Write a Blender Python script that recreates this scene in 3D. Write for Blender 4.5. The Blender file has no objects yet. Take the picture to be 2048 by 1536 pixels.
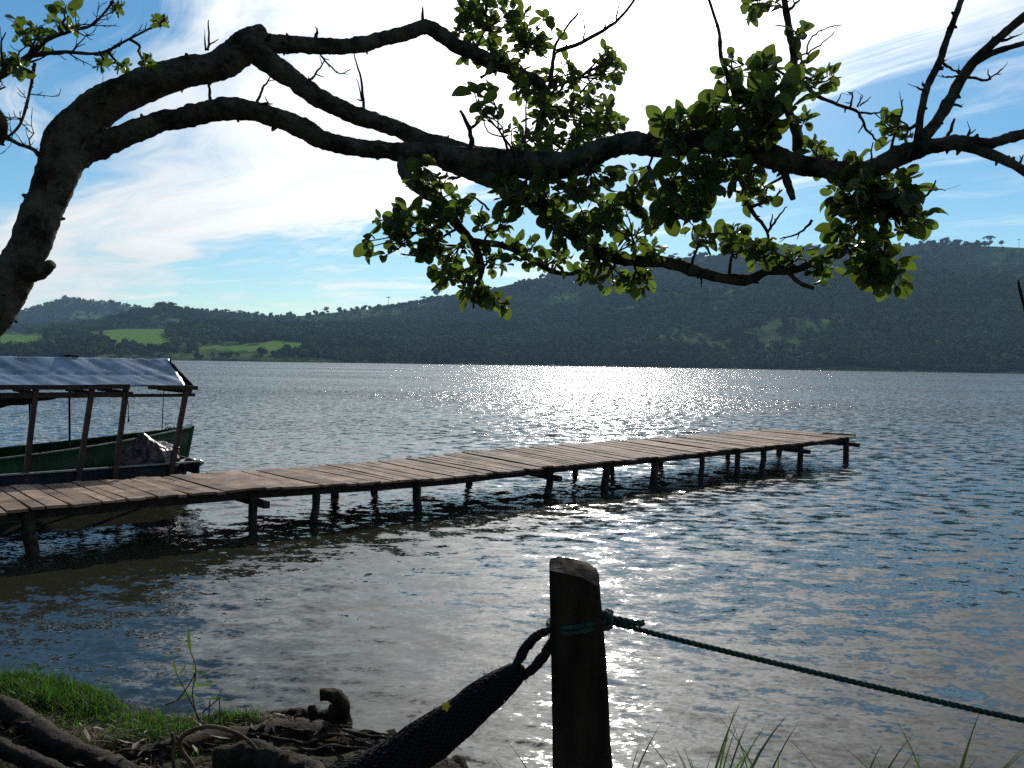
import bpy, math, random
import numpy as np
from mathutils import Vector, Matrix, noise as mnoise

random.seed(7)
rng = np.random.default_rng(7)
R = math.radians
scene = bpy.context.scene
COL = scene.collection

# ------------------------------------------------------------------ camera
H = 2.2                 # eye above the water (m)
F = 1750.0              # focal length in photo pixels (2048 wide)
PITCH, ROLL = R(1.355), R(0.9)
fwd = Vector((0, math.cos(PITCH), -math.sin(PITCH)))
r0 = Vector((1, 0, 0)); u0 = r0.cross(fwd)
right = r0 * math.cos(ROLL) + u0 * math.sin(ROLL)
up = u0 * math.cos(ROLL) - r0 * math.sin(ROLL)
CAMPOS = Vector((0, 0, H))
cam_d = bpy.data.cameras.new('camera'); cam = bpy.data.objects.new('camera', cam_d); COL.objects.link(cam)
m = Matrix((right, up, -fwd)).transposed().to_4x4(); m.translation = CAMPOS
cam.matrix_world = m
cam_d.sensor_width = 36.0; cam_d.lens = 36.0 * F / 2048.0
cam_d.clip_start = 0.05; cam_d.clip_end = 20000
scene.camera = cam

# ------------------------------------------------------------------ sun, exposure
SUN_AZ, SUN_EL = R(6.0), R(27.0)
SUN = Vector((math.sin(SUN_AZ) * math.cos(SUN_EL), math.cos(SUN_AZ) * math.cos(SUN_EL), math.sin(SUN_EL)))
sun_d = bpy.data.lights.new('sun', 'SUN'); sun = bpy.data.objects.new('sun', sun_d); COL.objects.link(sun)
sun_d.energy = 4.2; sun_d.angle = R(0.53); sun_d.color = (1.0, 0.95, 0.86)
sun.rotation_mode = 'QUATERNION'; sun.rotation_quaternion = SUN.to_track_quat('Z', 'Y')
sun.location = (0, 0, 400)
vs = scene.view_settings
vs.view_transform = 'Standard'; vs.look = 'None'; vs.exposure = 0.2; vs.gamma = 1.0; vs.use_curve_mapping = False
scene.cycles.use_denoising = False
scene.cycles.max_bounces = 8; scene.cycles.volume_bounces = 0
scene.cycles.transparent_max_bounces = 12
scene.cycles.sample_clamp_indirect = 8.0

# ------------------------------------------------------------------ node helpers
class NT:
    def __init__(s, tree):
        s.t = tree; s.t.nodes.clear()
    def n(s, typ, **kw):
        nd = s.t.nodes.new(typ)
        for k, v in kw.items(): setattr(nd, k, v)
        return nd
    def put(s, sock, v):
        if v is None: return
        if isinstance(v, bpy.types.NodeSocket): s.t.links.new(v, sock)
        else: sock.default_value = v
    def m(s, op, a, b=None, c=None, clamp=False):
        nd = s.n('ShaderNodeMath', operation=op); nd.use_clamp = clamp
        for i, v in enumerate((a, b, c)): s.put(nd.inputs[i], v)
        return nd.outputs[0]
    def vm(s, op, a, b=None, out=0):
        nd = s.n('ShaderNodeVectorMath', operation=op)
        s.put(nd.inputs[0], a); s.put(nd.inputs[1], b)
        return nd.outputs[out]
    def smooth(s, v, a, b, lo=0.0, hi=1.0):
        nd = s.n('ShaderNodeMapRange'); nd.interpolation_type = 'SMOOTHSTEP'
        for i, q in enumerate((v, a, b, lo, hi)): s.put(nd.inputs[i], q)
        return nd.outputs[0]
    def comb(s, x, y, z):
        nd = s.n('ShaderNodeCombineXYZ')
        for i, q in enumerate((x, y, z)): s.put(nd.inputs[i], q)
        return nd.outputs[0]
    def noise(s, vec, scale, detail=4, rough=0.55, dist=0.0, out=0):
        nd = s.n('ShaderNodeTexNoise'); s.put(nd.inputs['Vector'], vec)
        nd.inputs['Scale'].default_value = scale; nd.inputs['Detail'].default_value = detail
        nd.inputs['Roughness'].default_value = rough; nd.inputs['Distortion'].default_value = dist
        return nd.outputs[out]
    def mix(s, f, a, b):
        nd = s.n('ShaderNodeMix', data_type='RGBA'); s.put(nd.inputs[0], f); s.put(nd.inputs[6], a); s.put(nd.inputs[7], b)
        return nd.outputs[2]
    def ramp(s, f, stops):
        nd = s.n('ShaderNodeValToRGB'); e = nd.color_ramp.elements
        while len(e) < len(stops): e.new(0.5)
        for q, (p, c) in zip(e, stops):
            q.position = p; q.color = (*c, 1)
        s.put(nd.inputs[0], f); return nd.outputs[0]
def c4(*c): return (*c, 1.0)

# ------------------------------------------------------------------ world: sky + cirrus sheet
world = bpy.data.worlds.new('World'); scene.world = world; world.use_nodes = True
w = NT(world.node_tree)
SKY_STRENGTH = 0.1
sky = w.n('ShaderNodeTexSky'); sky.sky_type = 'NISHITA'; sky.sun_disc = False
sky.sun_elevation = SUN_EL; sky.sun_rotation = SUN_AZ
sky.altitude = 300; sky.air_density = 1.0; sky.dust_density = 0.15; sky.ozone_density = 2.5
tc = w.n('ShaderNodeTexCoord')
sep = w.n('ShaderNodeSeparateXYZ'); w.put(sep.inputs[0], tc.outputs['Generated'])
dx, dy, dz = sep.outputs
zc = w.m('MAXIMUM', w.m('ADD', dz, 0.015), 0.02)
pu = w.m('DIVIDE', dx, zc); pv = w.m('DIVIDE', dy, zc)           # the flat cloud layer, in units of its height
along = w.m('ADD', w.m('MULTIPLY', pu, -0.6), w.m('MULTIPLY', pv, 0.8))
cross = w.m('ADD', w.m('MULTIPLY', pu, 0.8), w.m('MULTIPLY', pv, 0.6))
warp = w.noise(w.comb(w.m('MULTIPLY', along, 0.35), w.m('MULTIPLY', cross, 0.6), 3.1), 1.0, 3, 0.5)
crossw = w.m('ADD', cross, w.m('MULTIPLY', w.m('SUBTRACT', warp, 0.5), 1.5))
streak = w.noise(w.comb(w.m('MULTIPLY', along, 0.28), w.m('MULTIPLY', crossw, 1.5), 0.0), 1.0, 7, 0.62, 0.6)
puffy = w.noise(w.comb(pu, pv, 4.0), 0.9, 7, 0.6, 0.4)
band = w.m('MULTIPLY', w.smooth(crossw, 0.35, 1.15), w.smooth(crossw, 3.2, 1.7))
dens = w.m('ADD', w.m('MULTIPLY', w.m('SUBTRACT', streak, 0.5), 2.3), w.m('MULTIPLY', w.m('SUBTRACT', puffy, 0.5), 1.1))
cov = w.m('ADD', w.m('ADD', dens, 0.12), w.m('MULTIPLY', band, 0.88))
cov = w.smooth(cov, 0.1, 0.85)
# low streaks close to the horizon thin out with distance
cov = w.m('MULTIPLY', cov, w.smooth(dz, 0.012, 0.06, 0.25, 1.0))
az_ = w.m('ARCTAN2', dx, dy); el_ = w.m('ARCSINE', dz)
low = w.noise(w.comb(w.m('MULTIPLY', az_, 7.0), w.m('MULTIPLY', el_, 42.0), 1.7), 1.0, 6, 0.62, 0.5)
low = w.m('MULTIPLY', w.smooth(low, 0.44, 0.64), w.m('MULTIPLY', w.smooth(el_, 0.035, 0.06), w.smooth(el_, 0.15, 0.10)))
cov = w.m('MAXIMUM', cov, w.m('MULTIPLY', low, 0.9))
dots = w.vm('DOT_PRODUCT', tc.outputs['Generated'], tuple(SUN), out=1)
dpos = w.m('MAXIMUM', dots, 0.0)
glow = w.m('ADD', w.m('MULTIPLY', w.m('POWER', dpos, 15.0), 12.0), w.m('MULTIPLY', w.m('POWER', dpos, 70.0), 26.0))
veil = w.m('MULTIPLY', w.m('POWER', dpos, 60.0), 0.9, clamp=True)
cl = w.m('ADD', w.m('ADD', 5.6, w.m('MULTIPLY', w.m('ADD', streak, puffy), 2.4)), glow)
cloudcol = w.n('ShaderNodeVectorMath', operation='SCALE'); cloudcol.inputs[0].default_value = (1.0, 0.99, 0.955); w.put(cloudcol.inputs['Scale'], cl)
covv = w.m('MAXIMUM', w.m('MULTIPLY', cov, w.smooth(streak, .34, .62, .6, .96)), veil)
skysat = w.n('ShaderNodeHueSaturation'); skysat.inputs['Saturation'].default_value = 1.25; skysat.inputs['Value'].default_value = 0.9
w.put(skysat.inputs['Color'], w.vm('MULTIPLY', sky.outputs[0], (0.9, 1.0, 0.97)))
mixc = w.mix(covv, skysat.outputs[0], cloudcol.outputs[0])
bg = w.n('ShaderNodeBackground'); w.put(bg.inputs[0], mixc); bg.inputs[1].default_value = SKY_STRENGTH
wo = w.n('ShaderNodeOutputWorld'); w.put(wo.inputs[0], bg.outputs[0])

# ------------------------------------------------------------------ pixel -> place
def P(px, py, d):
    "point at depth d along the camera axis seen at photo pixel px, py"
    return CAMPOS + fwd * d + right * ((px - 1024) / F * d) - up * ((py - 768) / F * d)
def G(px, py, z=0.0):
    "where the ray through a pixel meets the level z"
    v = P(px, py, 1.0) - CAMPOS
    return CAMPOS + v * ((z - H) / v.z)
def to_px(p):
    q = Vector(p) - CAMPOS; d = q.dot(fwd)
    return 1024 + q.dot(right) / d * F, 768 - q.dot(up) / d * F, d
def hor(px): return 726.6 + 0.0157 * (px - 1024)

# ------------------------------------------------------------------ object helpers
def tag(o, label=None, cat=None, group=None, kind=None):
    for k, v in (('label', label), ('category', cat), ('group', group), ('kind', kind)):
        if v: o[k] = v
    return o
def link(name, me, parent=None, mat=None):
    o = bpy.data.objects.new(name, me); COL.objects.link(o)
    if mat and me is not None and not me.materials: me.materials.append(mat)
    if parent: o.parent = parent
    return o
def empty(name, loc=(0, 0, 0)):
    o = bpy.data.objects.new(name, None); COL.objects.link(o); o.location = loc; o.empty_display_size = 0.1
    return o
class MB:
    def __init__(s): s.v = []; s.f = []
    def add(s, vs, fs):
        b = len(s.v); s.v += [tuple(q) for q in vs]; s.f += [tuple(i + b for i in f) for f in fs]
    def box(s, c, ax, ay, az):
        "box by centre and three half-axis vectors"
        c, ax, ay, az = map(Vector, (c, ax, ay, az))
        vs = [c + ax * i + ay * j + az * k for i in (-1, 1) for j in (-1, 1) for k in (-1, 1)]
        s.add(vs, [(0, 1, 3, 2), (4, 6, 7, 5), (0, 4, 5, 1), (2, 3, 7, 6), (0, 2, 6, 4), (1, 5, 7, 3)])
    def beam(s, a, b, w_, h_, upv=(0, 0, 1), rough=0.0):
        a, b = Vector(a), Vector(b); d = (b - a); L = d.length; d /= L
        sd = d.cross(Vector(upv)).normalized(); uu = sd.cross(d)
        n = 1 if rough == 0 else max(2, int(L / 0.25))
        rings = []
        for i in range(n + 1):
            p = a + d * (L * i / n)
            if rough: p = p + Vector((random.uniform(-1, 1), random.uniform(-1, 1), random.uniform(-1, 1))) * rough
            rings.append([p + sd * (w_ / 2 * x) + uu * (h_ / 2 * y) for x, y in ((-1, -1), (1, -1), (1, 1), (-1, 1))])
        vs = [q for rr in rings for q in rr]; fs = [(3, 2, 1, 0), tuple(4 * n + q for q in range(4))]
        for i in range(n):
            for k in range(4):
                fs.append((4 * i + k, 4 * i + (k + 1) % 4, 4 * i + 4 + (k + 1) % 4, 4 * i + 4 + k))
        s.add(vs, fs)
    def tube(s, pts, rad, seg=8, rough=0.0, freq=1.0, seed=0.0, caps=True, resample=0, fine=0.0):
        pts = [Vector(p) for p in pts]; rad = list(rad)
        if resample: pts, rad = spline(pts, rad, resample)
        n = len(pts); t = (pts[1] - pts[0]).normalized()
        nrm = t.orthogonal().normalized(); vs = []; fs = []
        for i in range(n):
            t2 = (pts[min(i + 1, n - 1)] - pts[max(i - 1, 0)])
            t2 = t2.normalized() if t2.length > 1e-9 else t
            nrm = (nrm - t2 * nrm.dot(t2)).normalized(); bn = t2.cross(nrm); t = t2
            for k in range(seg):
                a = 2 * math.pi * k / seg
                dv = nrm * math.cos(a) + bn * math.sin(a)
                r_ = rad[i]
                if rough:
                    q = pts[i] + dv * r_
                    r_ *= 1 + rough * (mnoise.noise(q * freq + Vector((seed, 0, 0))) + 0.6 * mnoise.noise(q * freq * 2.7 + Vector((0, seed, 0))))
                if fine:
                    q = pts[i] + dv * r_
                    r_ += fine * (mnoise.noise(q * 34 + Vector((seed, 3, 0))) + .7 * mnoise.noise(q * 85) + 1.2 * max(0, mnoise.noise(q * 17 + Vector((9, 0, seed)))))
                vs.append(pts[i] + dv * r_)
        for i in range(n - 1):
            for k in range(seg):
                fs.append((i * seg + k, i * seg + (k + 1) % seg, (i + 1) * seg + (k + 1) % seg, (i + 1) * seg + k))
        if caps: fs += [tuple(range(seg))[::-1], tuple((n - 1) * seg + k for k in range(seg))]
        s.add(vs, fs)
    def mesh(s, name, smooth=True):
        me = bpy.data.meshes.new(name); me.from_pydata(s.v, [], s.f); me.update()
        if smooth: me.polygons.foreach_set('use_smooth', [True] * len(me.polygons))
        return me
    def build(s, name, mat, parent=None, smooth=True):
        return link(name, s.mesh(name, smooth), parent, mat)
def spline(pts, rad, n):
    out = []; ro = []
    for i in range(len(pts) - 1):
        p0 = pts[max(i - 1, 0)]; p1 = pts[i]; p2 = pts[i + 1]; p3 = pts[min(i + 2, len(pts) - 1)]
        for k in range(n):
            t = k / n
            out.append(0.5 * ((2 * p1) + (p2 - p0) * t + (2 * p0 - 5 * p1 + 4 * p2 - p3) * t * t + (3 * p1 - p0 - 3 * p2 + p3) * t ** 3))
            ro.append(rad[i] * (1 - t) + rad[i + 1] * t)
    out.append(pts[-1]); ro.append(rad[-1])
    return out, ro
def np_mesh(name, verts, faces, smooth=True):
    me = bpy.data.meshes.new(name)
    verts = np.asarray(verts, np.float32); faces = np.asarray(faces, np.int32)
    k = faces.shape[1]
    me.vertices.add(len(verts)); me.vertices.foreach_set('co', verts.ravel())
    me.loops.add(faces.size); me.loops.foreach_set('vertex_index', faces.ravel())
    me.polygons.add(len(faces)); me.polygons.foreach_set('loop_start', np.arange(0, faces.size, k, dtype=np.int32))
    me.polygons.foreach_set('use_smooth', np.full(len(faces), smooth))
    me.update(calc_edges=True); return me

# ------------------------------------------------------------------ materials
MATS = {}
def pmat(name, base, rough=0.8, spec=0.3, noise_scale=None, var=0.35, bump=0.0, bscale=20, stretch=(1, 1, 1), rand=0.0, coord='Object', tint=None, detail=6):
    mt = bpy.data.materials.new(name); mt.use_nodes = True; t = NT(mt.node_tree)
    b = t.n('ShaderNodeBsdfPrincipled'); o = t.n('ShaderNodeOutputMaterial'); t.put(o.inputs[0], b.outputs[0])
    b.inputs['Roughness'].default_value = rough; b.inputs['Specular IOR Level'].default_value = spec
    tcn = t.n('ShaderNodeTexCoord'); vec = tcn.outputs[coord]
    vec = t.vm('MULTIPLY', vec, stretch)
    col = c4(*base)
    if noise_scale:
        nz = t.noise(vec, noise_scale, detail, 0.65)
        dark = c4(*[q * (1 - var) for q in base]); lite = c4(*(tint or [min(1, q * (1 + var)) for q in base]))
        col = t.mix(t.smooth(nz, 0.32, 0.68), dark, lite)
    if rand:
        oi = t.n('ShaderNodeObjectInfo')
        hs = t.n('ShaderNodeHueSaturation'); t.put(hs.inputs['Color'], col)
        t.put(hs.inputs['Value'], t.m('ADD', 1 - rand, t.m('MULTIPLY', oi.outputs['Random'], 2 * rand)))
        col = hs.outputs[0]
    t.put(b.inputs['Base Color'], col)
    if bump:
        bn = t.n('ShaderNodeBump'); bn.inputs['Strength'].default_value = bump; bn.inputs['Distance'].default_value = 0.02
        t.put(bn.inputs['Height'], t.noise(vec, bscale, 6, 0.7)); t.put(b.inputs['Normal'], bn.outputs[0])
    MATS[name] = mt; return mt
BARK = pmat('bark', (0.03, 0.024, 0.02), 0.95, 0.05, 9, 0.5, 1.0, 30, tint=(0.1, 0.092, 0.075))
def add_lichen(mt):
    t = NT.__new__(NT); t.t = mt.node_tree; b = next(q for q in t.t.nodes if q.type == 'BSDF_PRINCIPLED')
    src = b.inputs['Base Color'].links[0].from_socket; tcn = t.n('ShaderNodeTexCoord')
    sp = t.smooth(t.noise(tcn.outputs['Object'], 16, 4, .7, .8), .56, .64)
    t.put(b.inputs['Base Color'], t.mix(t.m('MULTIPLY', sp, .6), src, c4(.11, .11, .085)))
add_lichen(BARK)
TWIG = pmat('twig_bark', (0.035, 0.028, 0.023), 0.9, 0.1, 12, 0.4)
ROOT = pmat('root_bark', (0.019, 0.013, 0.009), 0.85, 0.15, 14, 0.5, 1.0, 45, tint=(0.05, 0.035, 0.022))
PLANK = pmat('weathered_plank', (0.195, 0.13, 0.092), 0.8, 0.12, 3.0, 0.55, 0.5, 40, stretch=(1, 1, 1), rand=0.28)
PILE = pmat('wet_pile', (0.03, 0.024, 0.02), 0.8, 0.2, 9, 0.5, 0.7, 25)
POST = pmat('post_wood', (0.03, 0.021, 0.014), 0.9, 0.08, 6, 0.45, 0.8, 22, stretch=(4, 4, 0.5), tint=(0.045, 0.033, 0.022))
POSTTOP = pmat('post_end_grain', (0.1, 0.07, 0.05), 0.9, 0.1, 40, 0.35, 0.5, 90)
GREENP = pmat('green_paint', (0.009, 0.042, 0.016), 0.5, 0.2, 4, 0.4, 0.25, 20)
BLUEP = pmat('dark_blue_paint', (0.008, 0.012, 0.018), 0.6, 0.12, 4, 0.4, 0.25, 20)
PALE = pmat('pale_trim_paint', (0.2, 0.22, 0.19), 0.55, 0.3, 8, 0.25)
REDPOST = pmat('red_brown_paint', (0.045, 0.02, 0.018), 0.6, 0.3, 7, 0.4)
DKWOOD = pmat('dark_timber', (0.03, 0.022, 0.018), 0.8, 0.2, 9, 0.4)
BUNDLE = pmat('mauve_sheet', (0.065, 0.038, 0.04), 0.35, 0.4, 5, 0.5, 0.3, 14)
ROPE = pmat('green_rope_fibre', (0.014, 0.055, 0.044), 0.7, 0.3, 60, 0.4, 0.6, 160)
NET = pmat('black_net', (0.012, 0.011, 0.013), 0.8, 0.2)
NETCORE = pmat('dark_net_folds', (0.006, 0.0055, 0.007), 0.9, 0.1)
YELLOW = pmat('yellow_petal', (0.7, 0.45, 0.03), 0.6, 0.2)
WHITEP = pmat('white_paint', (0.75, 0.76, 0.76), 0.5, 0.3)
VINE = pmat('vine_bark', (0.09, 0.062, 0.035), 0.8, 0.2, 20, 0.4, 0.5, 60)
SOIL = None

def leafmat(name, diff, trans, fac, rough=0.4, rand=0.3, obj=True):
    mt = bpy.data.materials.new(name); mt.use_nodes = True; t = NT(mt.node_tree)
    o = t.n('ShaderNodeOutputMaterial'); b = t.n('ShaderNodeBsdfPrincipled'); tr = t.n('ShaderNodeBsdfTranslucent'); mx = t.n('ShaderNodeMixShader')
    b.inputs['Roughness'].default_value = rough; b.inputs['Specular IOR Level'].default_value = 0.35
    geo = t.n('ShaderNodeNewGeometry')
    rnd = t.n('ShaderNodeObjectInfo').outputs['Random'] if obj else geo.outputs['Random Per Island']
    def vary(c):
        hs = t.n('ShaderNodeHueSaturation'); hs.inputs['Color'].default_value = c4(*c)
        t.put(hs.inputs['Value'], t.m('ADD', 1 - rand, t.m('MULTIPLY', rnd, 2 * rand)))
        t.put(hs.inputs['Hue'], t.m('ADD', 0.482, t.m('MULTIPLY', rnd, 0.03)))
        return hs.outputs[0]
    t.put(b.inputs['Base Color'], vary(diff)); t.put(tr.inputs['Color'], vary(trans))
    mx.inputs[0].default_value = fac
    t.put(mx.inputs[1], b.outputs[0]); t.put(mx.inputs[2], tr.outputs[0]); t.put(o.inputs[0], mx.outputs[0])
    return mt
LEAF = leafmat('tree_leaf', (0.028, 0.05, 0.015), (0.115, 0.175, 0.024), 0.45)
LEAFM = leafmat('tree_leaf_mass', (0.028, 0.05, 0.015), (0.115, 0.175, 0.024), 0.45, obj=False)
GRASS = leafmat('grass_blade', (0.022, 0.05, 0.009), (0.045, 0.115, 0.012), 0.5, rough=0.6, rand=0.4, obj=False)
REED = leafmat('reed_blade', (0.04, 0.07, 0.018), (0.085, 0.15, 0.025), 0.5, rough=0.5, rand=0.3, obj=True)
LEAFYEL = leafmat('yellowing_leaf', (0.3, 0.2, 0.03), (0.5, 0.33, 0.03), 0.5)

# ================================================================== SETTING
# ------------------------------------------------------------------ lake
def smoothstep(a, b, x):
    t = np.clip((x - a) / (b - a), 0, 1); return t * t * (3 - 2 * t)
def build_lake():
    ang = np.concatenate([np.radians(np.linspace(-78, -37, 24)), np.radians(np.linspace(-36.9, 36.9, 700)), np.radians(np.linspace(37, 78, 24))])
    nr = 860; rr = 2.0 * np.exp(np.linspace(0, math.log(1250 / 2.0), nr))
    A, RR = np.meshgrid(ang, rr)
    X = RR * np.sin(A); Y = RR * np.cos(A); Z = np.zeros_like(X)
    step = np.maximum(RR * math.log(1250 / 2.0) / nr, RR * math.radians(73.8) / 700)
    lams = np.exp(rng.uniform(math.log(0.07), math.log(2.2), 130))
    wsum = 0; lost = np.zeros_like(X); tot = 0
    wx = 0.35 * np.sin(X * 0.61 + 1.3 + 0.8 * np.sin(Y * 0.37)) + 0.2 * np.sin(Y * 0.93 + X * 0.4)
    wy = 0.35 * np.sin(Y * 0.53 + 2.1 + 0.9 * np.sin(X * 0.29)) + 0.2 * np.sin(X * 1.07 - Y * 0.31)
    # gusts: patches of livelier and calmer ripple
    gust = 0.75 + 0.3 * np.sin(X * 0.23 + 0.9 * np.sin(Y * 0.17) + 0.4) * np.sin(Y * 0.31 + 1.1 * np.sin(X * 0.13)) + 0.15 * np.sin(X * 0.71 - Y * 0.52)
    calm = 0.36 + 0.2 * smoothstep(6.0, 16.0, RR) + 0.5 * smoothstep(16.0, 60.0, RR)      # sheltered water by the bank
    # sheltered pocket between the boats and the jetty
    bd = np.abs((X + 6.2) * -.641 + (Y - 12.0) * .768); bs = (X + 6.2) * .768 + (Y - 12.0) * .641
    calm = calm * (1 - 0.6 * (1 - smoothstep(1.6, 3.2, bd)) * (1 - smoothstep(1.0, 2.6, bs)))
    for lam in lams:
        th = rng.normal(0, R(30)) + R(-14); k = 2 * math.pi / lam
        kx, ky = k * math.sin(th), -k * math.cos(th)
        s = 0.016 if lam < 0.2 else (0.0115 if lam < 0.34 else (0.0038 if lam < 0.9 else 0.0022))
        fade = smoothstep(1.8, 4.0, lam / step)
        ph = kx * (X + wx) + ky * (Y + wy) + rng.uniform(0, 6.28)
        Z += (s / k) * fade * gust * calm * np.sin(ph) * 1.41
        lost += (s * s) * (1 - fade); tot += s * s
    micro = np.sqrt(lost) * calm
    verts = np.stack([X, Y, Z], -1).reshape(-1, 3)
    na = len(ang); i, j = np.meshgrid(np.arange(nr - 1), np.arange(na - 1), indexing='ij')
    a = (i * na + j).ravel()
    faces = np.stack([a, a + 1, a + na + 1, a + na], -1)[:, ::-1]
    me = np_mesh('lake', verts, faces)
    at = me.attributes.new('micro', 'FLOAT', 'POINT'); at.data.foreach_set('value', micro.ravel().astype(np.float32))
    mt = bpy.data.materials.new('lake_water'); mt.use_nodes = True; t = NT(mt.node_tree)
    b = t.n('ShaderNodeBsdfPrincipled'); o = t.n('ShaderNodeOutputMaterial'); t.put(o.inputs[0], b.outputs[0])
    geo = t.n('ShaderNodeNewGeometry'); pos = geo.outputs['Position']
    p2 = t.vm('MULTIPLY', pos, (0.65, 1.0, 1.0))
    n1 = t.noise(p2, 4.5, 3, 0.6, out=1); n2 = t.noise(p2, 26.0, 2, 0.6, 0.4, out=1)
    a1 = t.n('ShaderNodeAttribute'); a1.attribute_name = 'micro'
    v1 = t.vm('SUBTRACT', n1, (0.5, 0.5, 0.5)); v2 = t.vm('SUBTRACT', n2, (0.5, 0.5, 0.5))
    s1 = t.n('ShaderNodeVectorMath', operation='SCALE'); t.put(s1.inputs[0], v1); t.put(s1.inputs['Scale'], t.m('MULTIPLY', t.m('MULTIPLY', a1.outputs['Fac'], 13.0), t.smooth(t.noise(t.vm('MULTIPLY', pos, (0.35, 1.0, 1.0)), 0.03, 4, 0.65), 0.3, 0.7, 0.65, 1.7)))
    s2 = t.n('ShaderNodeVectorMath', operation='SCALE'); t.put(s2.inputs[0], v2); s2.inputs['Scale'].default_value = 0.27
    lee = t.comb(0.0, t.m('MULTIPLY', a1.outputs['Fac'], -0.8), 0.0)      # wind ripples running ashore are steeper on their shoreward face
    sl = t.vm('ADD', t.vm('ADD', t.vm('MULTIPLY', s1.outputs[0], (1.0, 1.0, 0.0)), t.vm('MULTIPLY', s2.outputs[0], (1.0, 1.0, 0.0))), lee)
    nn = t.vm('NORMALIZE', t.vm('ADD', geo.outputs['Normal'], sl))
    t.put(b.inputs['Normal'], nn)
    murk = t.mix(t.smooth(t.noise(pos, 0.35, 3, 0.5), 0.3, 0.7), c4(0.015, 0.0155, 0.0095), c4(0.023, 0.0235, 0.015))
    t.put(b.inputs['Base Color'], murk)
    t.put(b.inputs['Roughness'], t.m('ADD', 0.035, t.m('MULTIPLY', a1.outputs['Fac'], 0.5))); b.inputs['IOR'].default_value = 1.333; b.inputs['Specular IOR Level'].default_value = 0.5
    ob = link('lake', me, None, mt); tag(ob, 'rippled lake water glittering under the sun', kind='structure')
build_lake()

# ------------------------------------------------------------------ far hills
SK1 = [(-900, 690), (-300, 645), (-50, 633), (40, 622), (80, 609), (130, 595), (180, 600), (230, 604), (290, 616), (330, 622), (400, 640), (520, 665), (700, 700), (3200, 720)]
SK2 = [(-900, 700), (-300, 668), (0, 655), (200, 645), (290, 625), (340, 617), (400, 623), (480, 629), (550, 633), (620, 626), (700, 618), (800, 611), (870, 597), (960, 579), (1060, 555), (1150, 542), (1250, 527), (1340, 514), (1480, 504), (1600, 497), (1700, 492), (1800, 489), (1880, 485), (2048, 493), (2300, 507), (2700, 545), (3200, 610)]
SK3 = [(-900, 700), (-300, 685), (0, 668), (200, 656), (330, 655), (420, 648), (560, 650), (700, 664), (900, 680), (1200, 700), (1500, 716), (3200, 745)]
D1, D2, D3 = 2700.0, 1900.0, 1350.0
def prof(sk, D, az):
    px = 1024 + np.tan(az) * F; xs, ys = zip(*sk)
    y = np.interp(px, xs, ys)
    return ((726.6 + 0.0157 * (px - 1024)) - y - 4) / F * D * np.cos(az) + H
def shore(az): return 905 + 25 * np.sin(az * 9 + 1) + 12 * np.sin(az * 31) + 6 * np.sin(az * 77 + 2)
def fbm2(x, y):
    v = 0
    for q, (f, a) in enumerate(((1, 1), (2.1, .5), (4.3, .25), (8.7, .13))):
        v = v + a * np.sin(x * f + 1.7 * np.sin(y * f * .83 + q)) * np.sin(y * f * 1.13 + 1.3 * np.sin(x * f * .71 + 2 * q))
    return v
def terrain(az, r):
    rs = shore(az); x = r * np.sin(az); y = r * np.cos(az)
    def hill(D, Hk, start, p):
        t = (r - start) / (D - start)
        upz = np.clip(t, 0, 1) ** p
        down = 1 - 0.5 * np.clip((r - D) / 900, 0, 1)
        return Hk * upz * down
    rav = fbm2(x / 150, y / 210)
    h2 = hill(D2, prof(SK2, D2, az), rs + 5, 1.12); t2 = np.clip((r - rs) / (D2 - rs), 0, 1)
    h2 = h2 * (1 + 0.26 * rav * np.sin(math.pi * t2))
    h3 = hill(D3, prof(SK3, D3, az), rs + 2, 0.8)
    h1 = np.where(r > 1900, hill(D1, prof(SK1, D1, az), 1900, 0.9), 0)
    h = np.maximum(np.maximum(h2, h3), h1)
    h = np.where(r < rs, -2.0, h + 0.8 * smoothstep(0, 6, r - rs))
    return h
FIELDS = [[(205, 662), (260, 656), (335, 658), (330, 690), (290, 694), (225, 692)], [(395, 697), (400, 690), (530, 688), (540, 679), (612, 686), (606, 702), (480, 702)],
          [(-60, 672), (30, 668), (85, 672), (100, 690), (40, 694), (-80, 690)],
          [(1000, 632), (1060, 612), (1140, 588), (1165, 584), (1120, 604), (1050, 622), (1020, 636)]]
def in_poly(px, py, poly):
    ins = np.zeros(px.shape, bool); n = len(poly)
    for i in range(n):
        x1, y1 = poly[i]; x2, y2 = poly[(i + 1) % n]
        c = ((y1 > py) != (y2 > py)) & (px < (x2 - x1) * (py - y1) / ((y2 - y1) + 1e-9) + x1); ins ^= c
    return ins
def np_px(x, y, z):
    q = np.stack([x, y, z - H], -1); fw = np.array(fwd); rg = np.array(right); uu = np.array(up)
    d = q @ fw; return 1024 + (q @ rg) / d * F, 768 - (q @ uu) / d * F
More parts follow.
